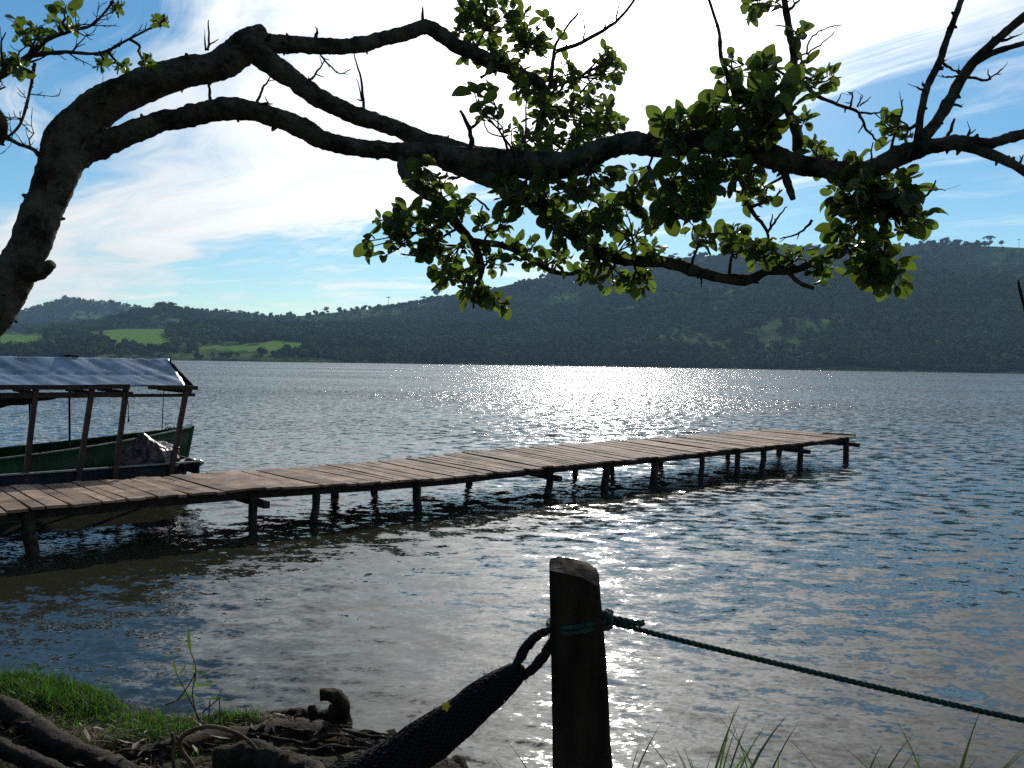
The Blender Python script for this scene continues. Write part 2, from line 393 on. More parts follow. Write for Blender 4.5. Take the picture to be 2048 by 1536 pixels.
def build_hills():
    az = np.radians(np.linspace(-47, 47, 760)); t = np.linspace(0, 1, 230)
    r = 845 + (3300 - 845) * t ** 1.5
    AZ, RR = np.meshgrid(az, r); Zt = terrain(AZ, RR)
    X = RR * np.sin(AZ); Y = RR * np.cos(AZ)
    px, py = np_px(X, Y, Zt)
    fld = np.zeros(X.shape)
    jx = px + 8 * np.sin(py * .9 + px * .13); jy = py + 1.2 * np.sin(px * .21)
    for q in FIELDS[:3]: fld = np.maximum(fld, in_poly(jx, jy, q) * 1.0)
    fld = np.maximum(fld, in_poly(jx, jy, FIELDS[3]) * 0.55)
    nr, na = X.shape
    i, j = np.meshgrid(np.arange(nr - 1), np.arange(na - 1), indexing='ij'); a = (i * na + j).ravel()
    me = np_mesh('hills', np.stack([X, Y, Zt], -1).reshape(-1, 3), np.stack([a, a + 1, a + na + 1, a + na], -1)[:, ::-1])
    at = me.attributes.new('pasture', 'FLOAT', 'POINT'); at.data.foreach_set('value', fld.ravel().astype(np.float32))
    mt = bpy.data.materials.new('hill_ground'); mt.use_nodes = True; n = NT(mt.node_tree)
    b = n.n('ShaderNodeBsdfPrincipled'); o = n.n('ShaderNodeOutputMaterial'); n.put(o.inputs[0], b.outputs[0])
    geo = n.n('ShaderNodeNewGeometry'); a1 = n.n('ShaderNodeAttribute'); a1.attribute_name = 'pasture'
    scrub = n.mix(n.smooth(n.noise(geo.outputs['Position'], 0.02, 6, 0.7), 0.35, 0.65), c4(0.03, 0.05, 0.018), c4(0.085, 0.12, 0.04))
    grass = n.mix(n.noise(geo.outputs['Position'], 0.05, 5, 0.6), c4(0.075, 0.135, 0.025), c4(0.12, 0.2, 0.04))
    n.put(b.inputs['Base Color'], n.mix(a1.outputs['Fac'], scrub, grass))
    b.inputs['Roughness'].default_value = 1.0; b.inputs['Specular IOR Level'].default_value = 0.0
    tag(link('hills', me, None, mt), 'forested hills on the far shore with pale pastures', kind='structure')
build_hills()

def crown_mesh(name, seed, tall=1.0, sub=2, flakes=60):
    "lumpy far tree crown of unit height with loose leaf sprays round it"
    rs = random.Random(seed); mb = MB()
    import bmesh
    bm = bmesh.new()
    nl = 4
    for q in range(nl):
        c = Vector((rs.uniform(-.28, .28), rs.uniform(-.28, .28), rs.uniform(.38, .75))) * (1 if q else 0.6) + Vector((0, 0, 0.12 if not q else 0))
        s_ = rs.uniform(.22, .36)
        res = bmesh.ops.create_icosphere(bm, subdivisions=sub, radius=1.0)
        for v in res['verts']:
            d = v.co.normalized(); k = s_ * (1 + 0.45 * mnoise.noise(d * 2.6 + Vector((seed, q * 3.1, 0))))
            v.co = c + Vector((d.x * k, d.y * k, d.z * k * 0.85 * tall))
    me = bpy.data.meshes.new(name); bm.to_mesh(me); bm.free()
    vs = [tuple(v.co) for v in me.vertices]; fs = [tuple(p.vertices) for p in me.polygons]
    for q in range(flakes):
        d = Vector((rs.gauss(0, 1), rs.gauss(0, 1), abs(rs.gauss(0, .8)))).normalized()
        c = Vector((d.x * .5, d.y * .5, .45 + d.z * .45 * tall)) * rs.uniform(.85, 1.12)
        a = Vector((rs.gauss(0, 1), rs.gauss(0, 1), rs.gauss(0, 1))).normalized() * rs.uniform(.04, .1); b_ = a.cross(d).normalized() * a.length
        i0 = len(vs); vs += [tuple(c + a), tuple(c + b_), tuple(c - a), tuple(c - b_)]; fs.append((i0, i0 + 1, i0 + 2, i0 + 3))
    mb.add([(0, 0, 0)] * 0, []); mb.v = vs; mb.f = fs
    return mb.mesh(name, False)
def forest_mat():
    mt = bpy.data.materials.new('forest_foliage'); mt.use_nodes = True; t = NT(mt.node_tree)
    b = t.n('ShaderNodeBsdfPrincipled'); o = t.n('ShaderNodeOutputMaterial'); t.put(o.inputs[0], b.outputs[0])
    b.inputs['Roughness'].default_value = 1.0; b.inputs['Specular IOR Level'].default_value = 0.0
    oi = t.n('ShaderNodeObjectInfo'); loc = oi.outputs['Location']
    stand = t.smooth(t.noise(loc, 0.011, 4, 0.6), 0.38, 0.66)
    col = t.mix(stand, c4(0.016, 0.034, 0.014), c4(0.045, 0.075, 0.024))
    col = t.mix(t.m('POWER', oi.outputs['Random'], 3.0), col, c4(0.075, 0.105, 0.032))
    t.put(b.inputs['Base Color'], col); return mt
FOREST = forest_mat()
def build_forest():
    protos = bpy.data.collections.new('forest_tree_shapes')
    for q in range(5):
        me = crown_mesh('forest_tree_shape', 11 + q, [1, 1.1, .8, 1.3, .9][q], 1, 26); me.materials.append(FOREST)
        protos.objects.link(bpy.data.objects.new('forest_tree_shape', me))
    N = 46000
    az = np.radians(rng.uniform(-40, 40, N)); r = 900 + (2750 - 900) * rng.uniform(0, 1, N) ** 1.35
    ok = r > shore(az) + 4
    az, r = az[ok], r[ok]; z = terrain(az, r); x = r * np.sin(az); y = r * np.cos(az)
    px, py = np_px(x, y, z)
    clear = np.zeros(len(x), bool)
    for q in FIELDS[:3]:
        for dy_ in (0, 3, 6, 9): clear |= in_poly(px, py - dy_, q) & (rng.uniform(0, 1, len(x)) < (1 if dy_ < 5 else .8))
    clear |= in_poly(px, py, FIELDS[3]) & (rng.uniform(0, 1, len(x)) < 0.75)
    dens = fbm2(x / 120 + 3, y / 140)
    clear |= (dens < -0.35) & (rng.uniform(0, 1, len(x)) < 0.85)
    k = ~clear; x, y, z, r, az = x[k], y[k], z[k], r[k], az[k]
    size = rng.uniform(6, 12.5, len(x)) * (1 + 0.25 * (rng.uniform(0, 1, len(x)) > 0.93))
    size = np.where(r < shore(az) + 30, size * rng.uniform(.35, 0.9, len(x)), size)
    me = bpy.data.meshes.new('forest'); me.vertices.add(len(x))
    me.vertices.foreach_set('co', np.stack([x, y, z - 1.0], -1).astype(np.float32).ravel())
    at = me.attributes.new('size', 'FLOAT', 'POINT'); at.data.foreach_set('value', size.astype(np.float32))
    ob = link('forest', me, None, FOREST); tag(ob, 'dense dark forest covering the far hills', 'forest', kind='stuff')
    ng = bpy.data.node_groups.new('forest_scatter', 'GeometryNodeTree')
    ng.interface.new_socket('Geometry', in_out='INPUT', socket_type='NodeSocketGeometry')
    ng.interface.new_socket('Geometry', in_out='OUTPUT', socket_type='NodeSocketGeometry')
    gi = ng.nodes.new('NodeGroupInput'); go = ng.nodes.new('NodeGroupOutput')
    m2p = ng.nodes.new('GeometryNodeMeshToPoints'); iop = ng.nodes.new('GeometryNodeInstanceOnPoints')
    ci = ng.nodes.new('GeometryNodeCollectionInfo'); ci.inputs['Collection'].default_value = protos
    ci.inputs['Separate Children'].default_value = True; ci.inputs['Reset Children'].default_value = True
    iop.inputs['Pick Instance'].default_value = True
    na = ng.nodes.new('GeometryNodeInputNamedAttribute'); na.data_type = 'FLOAT'; na.inputs['Name'].default_value = 'size'
    rv = ng.nodes.new('FunctionNodeRandomValue'); rv.data_type = 'FLOAT_VECTOR'
    rv.inputs[0].default_value = (-.08, -.08, 0); rv.inputs[1].default_value = (.08, .08, 6.28)
    L = ng.links.new
    L(gi.outputs[0], m2p.inputs['Mesh']); L(m2p.outputs[0], iop.inputs['Points']); L(ci.outputs[0], iop.inputs['Instance'])
    L(na.outputs[0], iop.inputs['Scale']); L(rv.outputs[0], iop.inputs['Rotation']); L(iop.outputs[0], go.inputs[0])
    md = ob.modifiers.new('scatter', 'NODES'); md.node_group = ng
build_forest()

# ------------------------------------------------------------------ near bank
SHORE_PX = [(-900, 1385), (-400, 1378), (0, 1386), (130, 1386), (225, 1400), (280, 1425), (330, 1450), (430, 1462), (560, 1462), (690, 1476), (790, 1505), (900, 1560), (1000, 1625), (1200, 1660), (1500, 1640), (1800, 1610), (2100, 1600), (2700, 1560)]
SHORE = [(G(x, y, 0.12).x, G(x, y, 0.12).y) for x, y in SHORE_PX]
SHORE = [(-40, SHORE[0][1] + 6), (-14, SHORE[0][1] + 1.0)] + SHORE + [(16, SHORE[-1][1] + .5), (40, SHORE[-1][1] + 3)]
SX = np.array(SHORE)
def bank_s(x, y):
    "signed distance inland of the shoreline"
    best = np.full(x.shape, 1e9)
    for (x1, y1), (x2, y2) in zip(SHORE[:-1], SHORE[1:]):
        dx_, dy_ = x2 - x1, y2 - y1; t = np.clip(((x - x1) * dx_ + (y - y1) * dy_) / (dx_ * dx_ + dy_ * dy_), 0, 1)
        best = np.minimum(best, np.hypot(x - x1 - t * dx_, y - y1 - t * dy_))
    ys = np.interp(x, SX[:, 0], SX[:, 1])
    return np.where(y < ys, best, -best)
def bank_z(x, y):
    s = bank_s(x, y)
    n = 0.03 * fbm2(x * 2.3, y * 2.7) + 0.012 * fbm2(x * 9, y * 8)
    land = 0.10 + 0.16 * smoothstep(0, 0.22, s) + 0.34 * smoothstep(0.2, 3.2, s) + n * smoothstep(0, .3, s) * 1.4
    return np.where(s > 0, land, 0.10 + np.maximum(s * 1.3, s * 0.25 - 0.35) + n * 0.3)
def build_bank():
    xs = np.concatenate([np.linspace(-40, -6, 24), np.linspace(-5.9, 5.2, 260), np.linspace(5.5, 40, 24)])
    ys = np.concatenate([np.linspace(-40, 1, 20), np.linspace(1.2, 7.0, 150), np.linspace(7.4, 14, 10)])
    X, Y = np.meshgrid(xs, ys); Z = bank_z(X, Y)
    Z = np.maximum(Z, -2.5)
    nr, na = X.shape; i, j = np.meshgrid(np.arange(nr - 1), np.arange(na - 1), indexing='ij'); a = (i * na + j).ravel()
    me = np_mesh('ground', np.stack([X, Y, Z], -1).reshape(-1, 3), np.stack([a, a + 1, a + na + 1, a + na], -1))
    g = pmat('bank_soil', (0.035, 0.026, 0.017), 0.95, 0.1, 5, 0.5, 0.9, 25, coord='Object', tint=(0.03, 0.035, 0.014))
    tag(link('ground', me, None, g), 'dark earth bank of the near shore', kind='structure')
build_bank()
def bz(x, y): return float(bank_z(np.array([x]), np.array([y]))[0])
def GB(px, py, lift=0.0):
    "where a pixel's ray meets the bank"
    z = 0.3
    for _ in range(6):
        p = G(px, py, z); z = 0.5 * z + 0.5 * (bz(p.x, p.y) + lift)
    return G(px, py, z)

def build_grass():
    "short turf on the grassy tongue of the bank: one uncountable mass"
    n = 42000
    X = rng.uniform(-5.0, -0.9, n * 3); Y = rng.uniform(3.2, 6.2, n * 3)
    s = bank_s(X, Y)
    patch = fbm2(X * 3.1 + 1, Y * 2.9) + 0.5 * fbm2(X * 8, Y * 7)
    inland = smoothstep(0.06, 0.3, s)
    tx = X / Y    # turf stops where the roots begin
    px, py = np_px(X, Y, bank_z(X, Y))
    edge = np.interp(px, [-400, 0, 60, 150, 230, 330, 430, 520], [1480, 1440, 1465, 1505, 1520, 1515, 1492, 1460])
    keep = (s > 0.03) & (rng.uniform(0, 1, len(X)) < inland * np.clip(0.62 + patch * 1.1, 0.02, 1)) & (py < edge + rng.normal(0, 10, len(X))) & (px < 520)
    X, Y = X[keep][:n], Y[keep][:n]; Z = bank_z(X, Y); k = len(X)
    h = rng.uniform(0.02, 0.07, k) * (1 + 1.1 * (rng.uniform(0, 1, k) > .93)) * np.clip(.75 + .5 * fbm2(X * 5, Y * 5), .5, 1.3); a = rng.uniform(0, 6.28, k); wd = rng.uniform(.0018, .0035, k)
    lean = rng.uniform(.1, .9, k) * h; la = rng.uniform(0, 6.28, k)
    base = np.stack([X, Y, Z - .005], -1); sd = np.stack([np.cos(a) * wd, np.sin(a) * wd, np.zeros(k)], -1)
    ln = np.stack([np.cos(la) * lean, np.sin(la) * lean, np.zeros(k)], -1); upv = np.stack([np.zeros(k), np.zeros(k), h], -1)
    v = np.stack([base - sd, base + sd, base + upv * .6 + ln * .35 + sd * .8, base + upv * .6 + ln * .35 - sd * .8, base + upv + ln], 1).reshape(-1, 3)
    i = np.arange(k) * 5
    f = np.concatenate([np.stack([i, i + 1, i + 2], -1), np.stack([i, i + 2, i + 3], -1), np.stack([i + 3, i + 2, i + 4], -1)])
    tag(link('grass', np_mesh('grass', v, f, False), None, GRASS), 'short green turf on the bank beside the water', 'grass', kind='stuff')
build_grass()
def build_thatch():
    "dead brown grass and rootlets matted along the crumbling edge"
    n = 5200
    X = rng.uniform(-4.6, -0.4, n * 12); Y = rng.uniform(3.2, 6.2, n * 12); s = bank_s(X, Y); px, py = np_px(X, Y, bank_z(X, Y))
    near = np.interp(px, [-400, 0, 60, 150, 230, 330, 430, 520], [1440, 1400, 1425, 1475, 1490, 1492, 1475, 1450])
    keep = ((s > -.04) & (s < .12 + .12 * fbm2(X * 4, Y * 4)) & (px > 120)) | ((abs(py - near) < 16) & (s > 0)) | ((rng.uniform(0, 1, len(X)) < .12) & (s > 0) & (px < 520))
    X, Y = X[keep][:n], Y[keep][:n]; k = len(X); Z = np.maximum(bank_z(X, Y), .01); a = rng.uniform(0, 6.28, k); l = rng.uniform(.03, .12, k); w_ = rng.uniform(.0012, .003, k)
    d = np.stack([np.cos(a) * l, np.sin(a) * l, rng.uniform(.0, .35, k) * l], -1); sd = np.stack([-np.sin(a) * w_, np.cos(a) * w_, np.zeros(k)], -1); b = np.stack([X, Y, Z + .004], -1); lift = np.stack([np.zeros(k), np.zeros(k), rng.uniform(.005, .03, k)], -1)
    v = np.stack([b - sd, b + sd, b + d * .5 + lift + sd, b + d * .5 + lift - sd, b + d], 1).reshape(-1, 3); i = np.arange(k) * 5
    f = np.concatenate([np.stack([i, i + 1, i + 2], -1), np.stack([i, i + 2, i + 3], -1), np.stack([i + 3, i + 2, i + 4], -1)])
    dry = leafmat('dry_grass', (0.085, 0.055, 0.028), (0.13, 0.085, 0.04), 0.35, rough=.7, rand=.5, obj=False)
    tag(link('dead_grass', np_mesh('dead_grass', v, f, False), None, dry), 'matted brown dead grass along the crumbling bank edge', 'dead grass', kind='stuff')
build_thatch()

# ================================================================== THE BIG TREE
tree_base = Vector((-3.05, 3.7, 0)); tree_base.z = bz(-3.05, 3.7) - 0.05
TREE = empty('shade_tree', tree_base)
tag(TREE, 'gnarled dark tree arching its leafy boughs out over the lake', 'tree')
def tpart(mb, name, mat, parent=TREE, smooth=True):
    o = mb.build(name, mat, None, smooth); o.parent = parent
    o.matrix_parent_inverse = Matrix.Translation(-tree_base)
    return o
BR = {}
def branch(key, pts, seg=12, rough=0.16, stubs=0.0, name='branch'):
    "pts: (px, py, half width px, depth)"
    P3 = [P(x, y, d) for x, y, h_, d in pts]; rad = [h_ * .89 / F * d for x, y, h_, d in pts]
    pp, rr_ = spline(P3, rad, 16 if max(rad) > .03 else 8)
    mb = MB(); mx = max(rad)
    for i in range(len(pp)):   # slight wander so that limbs are not ideal tubes
        pp[i] = pp[i] + Vector([mnoise.noise(pp[i] * 6 + Vector((q * 9.1, 0, 0))) for q in range(3)]) * rr_[i] * 0.22
    mb.tube(pp, rr_, int(seg * 1.6), rough, 0.55 / max(mx, 0.01), len(key) * 3.7, fine=min(.0055, mx * .09))
    L = sum((pp[i + 1] - pp[i]).length for i in range(len(pp) - 1))
    for _ in range(int(L * stubs)):   # knots and broken stubs
        i = random.randrange(1, len(pp) - 1); t_ = (pp[i + 1] - pp[i - 1]).normalized()
        dv = t_.orthogonal(); dv.rotate(Matrix.Rotation(random.uniform(0, 6.28), 3, t_)); dv.normalize()
        l_ = min(rr_[i], .03) * random.uniform(.2, .7) + .003; b_ = min(rr_[i], .04) * random.uniform(.15, .4) + .002
        a0 = pp[i] + dv * rr_[i] * .75
        mb.tube([a0, a0 + dv * (l_ * .6) + t_ * l_ * .2, a0 + dv * (l_ + rr_[i] * .22) + t_ * l_ * random.uniform(-.2, .6)], [b_ * 1.3, b_, b_ * .35], 6, .2, 60, 1)
    BR[key] = (pp, rr_)
    return tpart(mb, name, BARK)

random.seed(21)
branch('trunk', [(-395, 1500, 105, 3.75), (-340, 1250, 80, 3.75), (-262, 1000, 62, 3.76), (-155, 800, 54, 3.78), (-62, 672, 49, 3.79), (2, 590, 45, 3.8), (46, 518, 42, 3.81), (75, 450, 41, 3.83), (96, 390, 41, 3.85), (116, 330, 43, 3.88), (152, 262, 45, 3.92), (205, 210, 42, 3.96), (285, 172, 38, 4.0), (350, 152, 35, 4.04), (417, 133, 34, 4.08), (470, 108, 34, 4.12), (515, 88, 36, 4.15), (528, 92, 26, 4.16)], 20, 0.15, 8, name='trunk')
branch('upper', [(505, 92, 26, 4.15), (560, 88, 20, 4.2), (640, 91, 18, 4.27), (710, 91, 17, 4.33), (780, 74, 16, 4.4), (850, 56, 15, 4.46), (882, 68, 17, 4.5), (920, 95, 17, 4.54), (970, 120, 16, 4.58), (1030, 140, 13, 4.64), (1076, 165, 12, 4.7), (1088, 200, 10, 4.74), (1082, 240, 8, 4.78), (1068, 280, 6, 4.8)], 12, .18, 7)
branch('middle', [(508, 98, 28, 4.15), (560, 140, 24, 4.18), (620, 186, 21, 4.2), (690, 221, 20, 4.22), (770, 250, 19, 4.24), (840, 276, 20, 4.26), (900, 300, 22, 4.26), (960, 316, 24, 4.25), (1010, 330, 18, 4.22)], 12, .18, 7)
branch('bough', [(100, 345, 34, 3.88), (170, 307, 29, 3.93), (235, 276, 25, 3.97), (320, 246, 23, 4.0), (400, 226, 23, 4.04), (450, 217, 26, 4.06), (520, 226, 22, 4.1), (600, 256, 21, 4.13), (660, 284, 21, 4.16), (740, 299, 19, 4.18), (820, 304, 21, 4.2), (900, 314, 27, 4.18), (1000, 325, 30, 4.12), (1080, 331, 31, 4.05), (1150, 326, 29, 3.95), (1200, 298, 26, 3.88), (1260, 287, 24, 3.8), (1330, 291, 25, 3.7), (1400, 284, 27, 3.62), (1480, 292, 28, 3.55), (1540, 312, 27, 3.5), (1600, 331, 22, 3.45), (1680, 341, 21, 3.4), (1740, 336, 21, 3.36), (1800, 312, 20, 3.32), (1850, 296, 17, 3.28), (1920, 286, 16, 3.24), (1980, 286, 13, 3.2), (2060, 264, 10, 3.15), (2140, 250, 7, 3.1)], 14, .17, 7)
branch('lower', [(890, 322, 20, 4.18), (960, 346, 23, 4.16), (1040, 382, 22, 4.12), (1110, 432, 19, 4.08), (1150, 474, 16, 4.05), (1200, 505, 15, 4.0), (1260, 520, 14, 3.95), (1330, 525, 13, 3.9), (1400, 546, 12, 3.84), (1490, 561, 11, 3.78), (1535, 543, 9, 3.74), (1585, 541, 9, 3.7), (1640, 518, 9, 3.65), (1680, 498, 8, 3.6), (1710, 462, 7, 3.55), (1745, 410, 7, 3.45), (1755, 345, 8, 3.38)], 12, .18, 7)
branch('hanging', [(806, 300, 10, 4.2), (806, 330, 14, 4.18), (815, 356, 15, 4.15), (852, 384, 14, 4.12), (889, 408, 11, 4.1), (912, 446, 11, 4.08), (945, 484, 9, 4.05), (962, 530, 8, 4.02), (958, 575, 5, 4.0), (965, 605, 3, 4.0)], 10, .18, 12)
branch('hanging_b', [(945, 482, 8, 4.05), (1010, 492, 7, 4.1), (1055, 514, 7, 4.12), (1105, 543, 6, 4.15), (1150, 546, 4, 4.16), (1190, 528, 3, 4.16)], 8, .2, 10)
branch('right_a', [(1825, 302, 13, 3.3), (1868, 250, 13, 3.28), (1900, 200, 12, 3.26), (1938, 135, 11, 3.24), (1985, 88, 10, 3.2), (2060, 22, 8, 3.15), (2120, -40, 6, 3.1)], 10, .2, 14)
branch('right_b', [(1832, 292, 9, 3.3), (1850, 190, 8, 3.32), (1876, 128, 8, 3.34), (1900, 62, 7, 3.36), (1922, 0, 6, 3.38), (1930, -40, 5, 3.4)], 8, .2, 14)
branch('right_c', [(1945, 128, 8, 3.24), (1990, 104, 7, 3.2), (2030, 92, 6, 3.16), (2090, 78, 5, 3.1)], 8, .2, 12)
branch('right_d', [(1905, 288, 11, 3.25), (1980, 306, 11, 3.18), (2060, 350, 9, 3.1), (2140, 410, 6, 3.0)], 8, .2, 14)
branch('upright', [(1593, 300, 10, 3.5), (1592, 262, 11, 3.52), (1574, 210, 9, 3.55), (1574, 168, 9, 3.57), (1588, 120, 9, 3.6), (1580, 70, 8, 3.62), (1572, 20, 7, 3.65), (1562, -40, 5, 3.68)], 8, .22, 10)
branch('upright_b', [(1412, 275, 9, 3.6), (1434, 208, 7, 3.58), (1457, 165, 6, 3.56), (1442, 113, 5, 3.56), (1438, 66, 4, 3.56), (1419, 2, 3, 3.58), (1412, -30, 2, 3.6)], 8, .22, 12)
branch('broken_stub', [(1562, 322, 9, 3.48), (1574, 360, 9, 3.46), (1587, 399, 6, 3.44)], 8, .25, 10)
branch('short_stub', [(1578, 545, 5, 3.7), (1600, 566, 5, 3.68), (1628, 577, 4, 3.66)], 7, .25, 8)
branch('top_left', [(-120, 220, 14, 3.7), (-30, 165, 9, 3.7), (20, 140, 8, 3.7), (58, 113, 7, 3.7), (95, 78, 5, 3.7), (150, 60, 4, 3.7), (186, 48, 3, 3.72), (222, 8, 2.2, 3.74), (232, -20, 2, 3.75)], 8, .22, 14)
branch('top_left_b', [(60, 112, 5, 3.7), (125, 104, 4, 3.7), (200, 106, 3.2, 3.7), (258, 78, 2.6, 3.7), (318, 48, 2, 3.7)], 7, .22, 14)
branch('top_left_c', [(70, 125, 4, 3.7), (60, 180, 3.2, 3.72), (42, 245, 3, 3.74), (14, 275, 3, 3.76), (-30, 300, 4, 3.78)], 7, .22, 14)
branch('top_left_d', [(85, 322, 6, 3.86), (68, 300, 4, 3.82), (35, 287, 4, 3.8), (5, 268, 5, 3.78), (-25, 250, 8, 3.76)], 7, .22, 10)
branch('top_left_e', [(-40, 200, 12, 3.72), (-2, 228, 9, 3.72), (8, 258, 9, 3.72), (2, 290, 5, 3.72)], 9, .25, 8)
branch('side_limb', [(-175, 830, 24, 3.78), (-270, 660, 22, 3.76), (-300, 480, 19, 3.74), (-230, 320, 17, 3.72), (-120, 220, 14, 3.7), (-60, 190, 11, 3.71)], 12, .18, 7)
branch('trunk_knot', [(48, 548, 20, 3.8), (78, 544, 18, 3.77), (96, 535, 16, 3.75), (106, 527, 11, 3.74)], 12, .35, 0)
branch('elbow_knot', [(500, 88, 26, 4.13), (520, 66, 18, 4.12), (528, 54, 8, 4.12)], 10, .3, 12)

# ---- bare twigs: px paths with depth and base half width
TW = [([(417, 100), (418, 70), (416, 40)], 3.0, 4.05), ([(411, 100), (409, 70)], 2.5, 4.05), ([(420, 200), (418, 172), (417, 160)], 4, 4.04), ([(511, 212), (525, 180), (541, 152)], 3.4, 4.08), ([(512, 210), (532, 207), (537, 205)], 4, 4.08),
      ([(728, 222), (722, 160), (708, 108)], 3.4, 4.23), ([(724, 200), (714, 160)], 2, 4.23), ([(640, 108), (655, 128), (680, 147), (703, 138)], 2.2, 4.27), ([(616, 164), (632, 148), (650, 120)], 3, 4.2),
      ([(845, 45), (846, 15)], 4, 4.46), ([(632, 78), (634, 58)], 5, 4.27), ([(945, 300), (940, 262), (920, 220)], 7, 4.2), ([(940, 260), (962, 240), (975, 228)], 4, 4.1),
      ([(1100, 165), (1108, 113), (1116, 79), (1156, 27)], 5, 4.65), ([(1112, 102), (1163, 85), (1231, 44), (1269, 0), (1280, -20)], 4.5, 4.65), ([(1166, 85), (1170, 55), (1160, 22)], 2, 4.65), ([(1232, 40), (1240, 0)], 2, 4.65),
      ([(1585, 150), (1604, 162), (1628, 188), (1673, 208), (1717, 226), (1734, 260), (1758, 284)], 5, 3.52), ([(1717, 226), (1750, 226), (1775, 217)], 2.6, 3.5), ([(1700, 214), (1705, 190), (1698, 184)], 2.4, 3.5), ([(1715, 214), (1725, 190)], 2.2, 3.5), ([(1720, 210), (1742, 195)], 2, 3.5), ([(1673, 208), (1684, 186)], 2, 3.5),
      ([(1585, 125), (1610, 108), (1640, 90), (1668, 65)], 2.6, 3.58), ([(1612, 105), (1625, 72), (1655, 55), (1684, 50)], 2, 3.58), ([(1580, 55), (1550, 50)], 2, 3.6), ([(1575, 25), (1590, 8), (1604, -6)], 4, 3.62),
      ([(1885, 290), (1900, 262), (1910, 236)], 5, 3.27), ([(1935, 275), (1940, 258)], 4, 3.24), ([(1850, 180), (1832, 175)], 3.5, 3.3), ([(1880, 122), (1900, 136), (1925, 152)], 3.5, 3.3), ([(1938, 155), (1970, 160), (1990, 150), (2006, 136)], 3, 3.24), ([(1980, 160), (1976, 138)], 2, 3.22), ([(1920, 150), (1900, 155), (1884, 150)], 2.5, 3.25),
      ([(1625, 440), (1600, 465), (1560, 478)], 3, 3.6), ([(1490, 400), (1510, 430), (1535, 465), (1532, 500)], 5, 3.7), ([(1535, 465), (1552, 440), (1574, 412)], 3.2, 3.7), ([(1540, 458), (1546, 428)], 2.5, 3.7), ([(1500, 415), (1540, 400), (1565, 380)], 4, 3.65), ([(1500, 410), (1482, 412)], 2.5, 3.7),
      ([(1830, 400), (1860, 385), (1872, 360)], 3.6, 3.32), ([(1866, 378), (1895, 380)], 1.6, 3.32), ([(1790, 460), (1830, 456), (1860, 440)], 2.6, 3.35), ([(1740, 330), (1745, 285)], 2.6, 3.36), ([(1402, 550), (1403, 574)], 2.6, 3.84),
      ([(960, 155), (985, 145), (1000, 140)], 3, 4.58), ([(1160, 185), (1175, 170), (1195, 150)], 3, 4.72), ([(1150, 195), (1145, 165)], 2, 4.72), ([(1050, 300), (1052, 250), (1053, 200)], 3, 4.2), ([(905, 360), (930, 348), (945, 340)], 3.5, 4.12),
      ([(1780, 300), (1800, 235), (1806, 200)], 3, 3.34), ([(1805, 232), (1775, 232)], 2, 3.34), ([(980, 420), (950, 395), (945, 390)], 2.4, 4.06), ([(870, 512), (830, 512), (800, 508)], 3, 4.0), ([(880, 345), (850, 365), (838, 382)], 3, 4.15)]
random.seed(5)
for pts, hw, d in TW:
    mb = MB(); n = len(pts)
    P3 = [P(x, y, d + 0.04 * mnoise.noise(Vector((x * .01, y * .01, i)))) for i, (x, y) in enumerate(pts)]
    rad = [hw / F * d * (1 - 0.6 * i / (n - 1)) for i in range(n)]
    pp, rr_ = spline(P3, rad, 5)
    pp = [q + Vector((random.gauss(0, 1), random.gauss(0, 1), random.gauss(0, 1))) * 0.0018 for q in pp]
    mb.tube(pp, rr_, 6, .25, 70, 1)
    for i in range(2, len(pp), 3):
        if random.random() < 0.55:
            t_ = (pp[i] - pp[i - 1]).normalized(); dv = (t_ + Vector((random.gauss(0, 1), random.gauss(0, .6), random.gauss(0, 1))).normalized() * 1.1).normalized()
            l_ = random.uniform(.012, .05); mb.tube([pp[i], pp[i] + dv * l_ * .5, pp[i] + dv * l_ + Vector((0, 0, .004))], [rr_[i] * .7, rr_[i] * .55, rr_[i] * .3], 5)
    tpart(mb, 'twig', TWIG)
# fine dead twigs on the left-hand top sprays
for key, cnt, ln in (('top_left', 20, .13), ('top_left_b', 12, .1), ('top_left_c', 10, .11), ('top_left_d', 9, .12), ('right_a', 8, .06), ('right_b', 8, .05), ('right_d', 5, .05)):
    pp, rr_ = BR[key]
    for q in range(cnt):
        i = random.randrange(2, len(pp) - 1); t_ = (pp[i] - pp[i - 1]).normalized()
        dv = (t_ * .7 + Vector((random.gauss(0, .7), random.gauss(0, .6), random.gauss(.25, .8)))).normalized()
        l_ = ln * random.uniform(.5, 1.5); mb = MB(); path = [pp[i]]; rads = [max(rr_[i] * .5, .0022)]
        for s_ in range(4):
            dv = (dv + Vector((random.gauss(0, .3), random.gauss(0, .3), random.gauss(.12, .3)))).normalized()
            path.append(path[-1] + dv * l_ / 4); rads.append(rads[0] * (1 - .17 * (s_ + 1)))
            if random.random() < .75:
                sv = (dv + Vector((random.gauss(0, 1), random.gauss(0, .7), random.gauss(.2, .8)))).normalized()
                mb.tube([path[-1], path[-1] + sv * l_ * .14, path[-1] + sv * l_ * .26 + Vector((0, 0, l_ * .06))], [.0021, .0017, .0011], 5)
        mb.tube(path, rads, 5); tpart(mb, 'twig', TWIG)

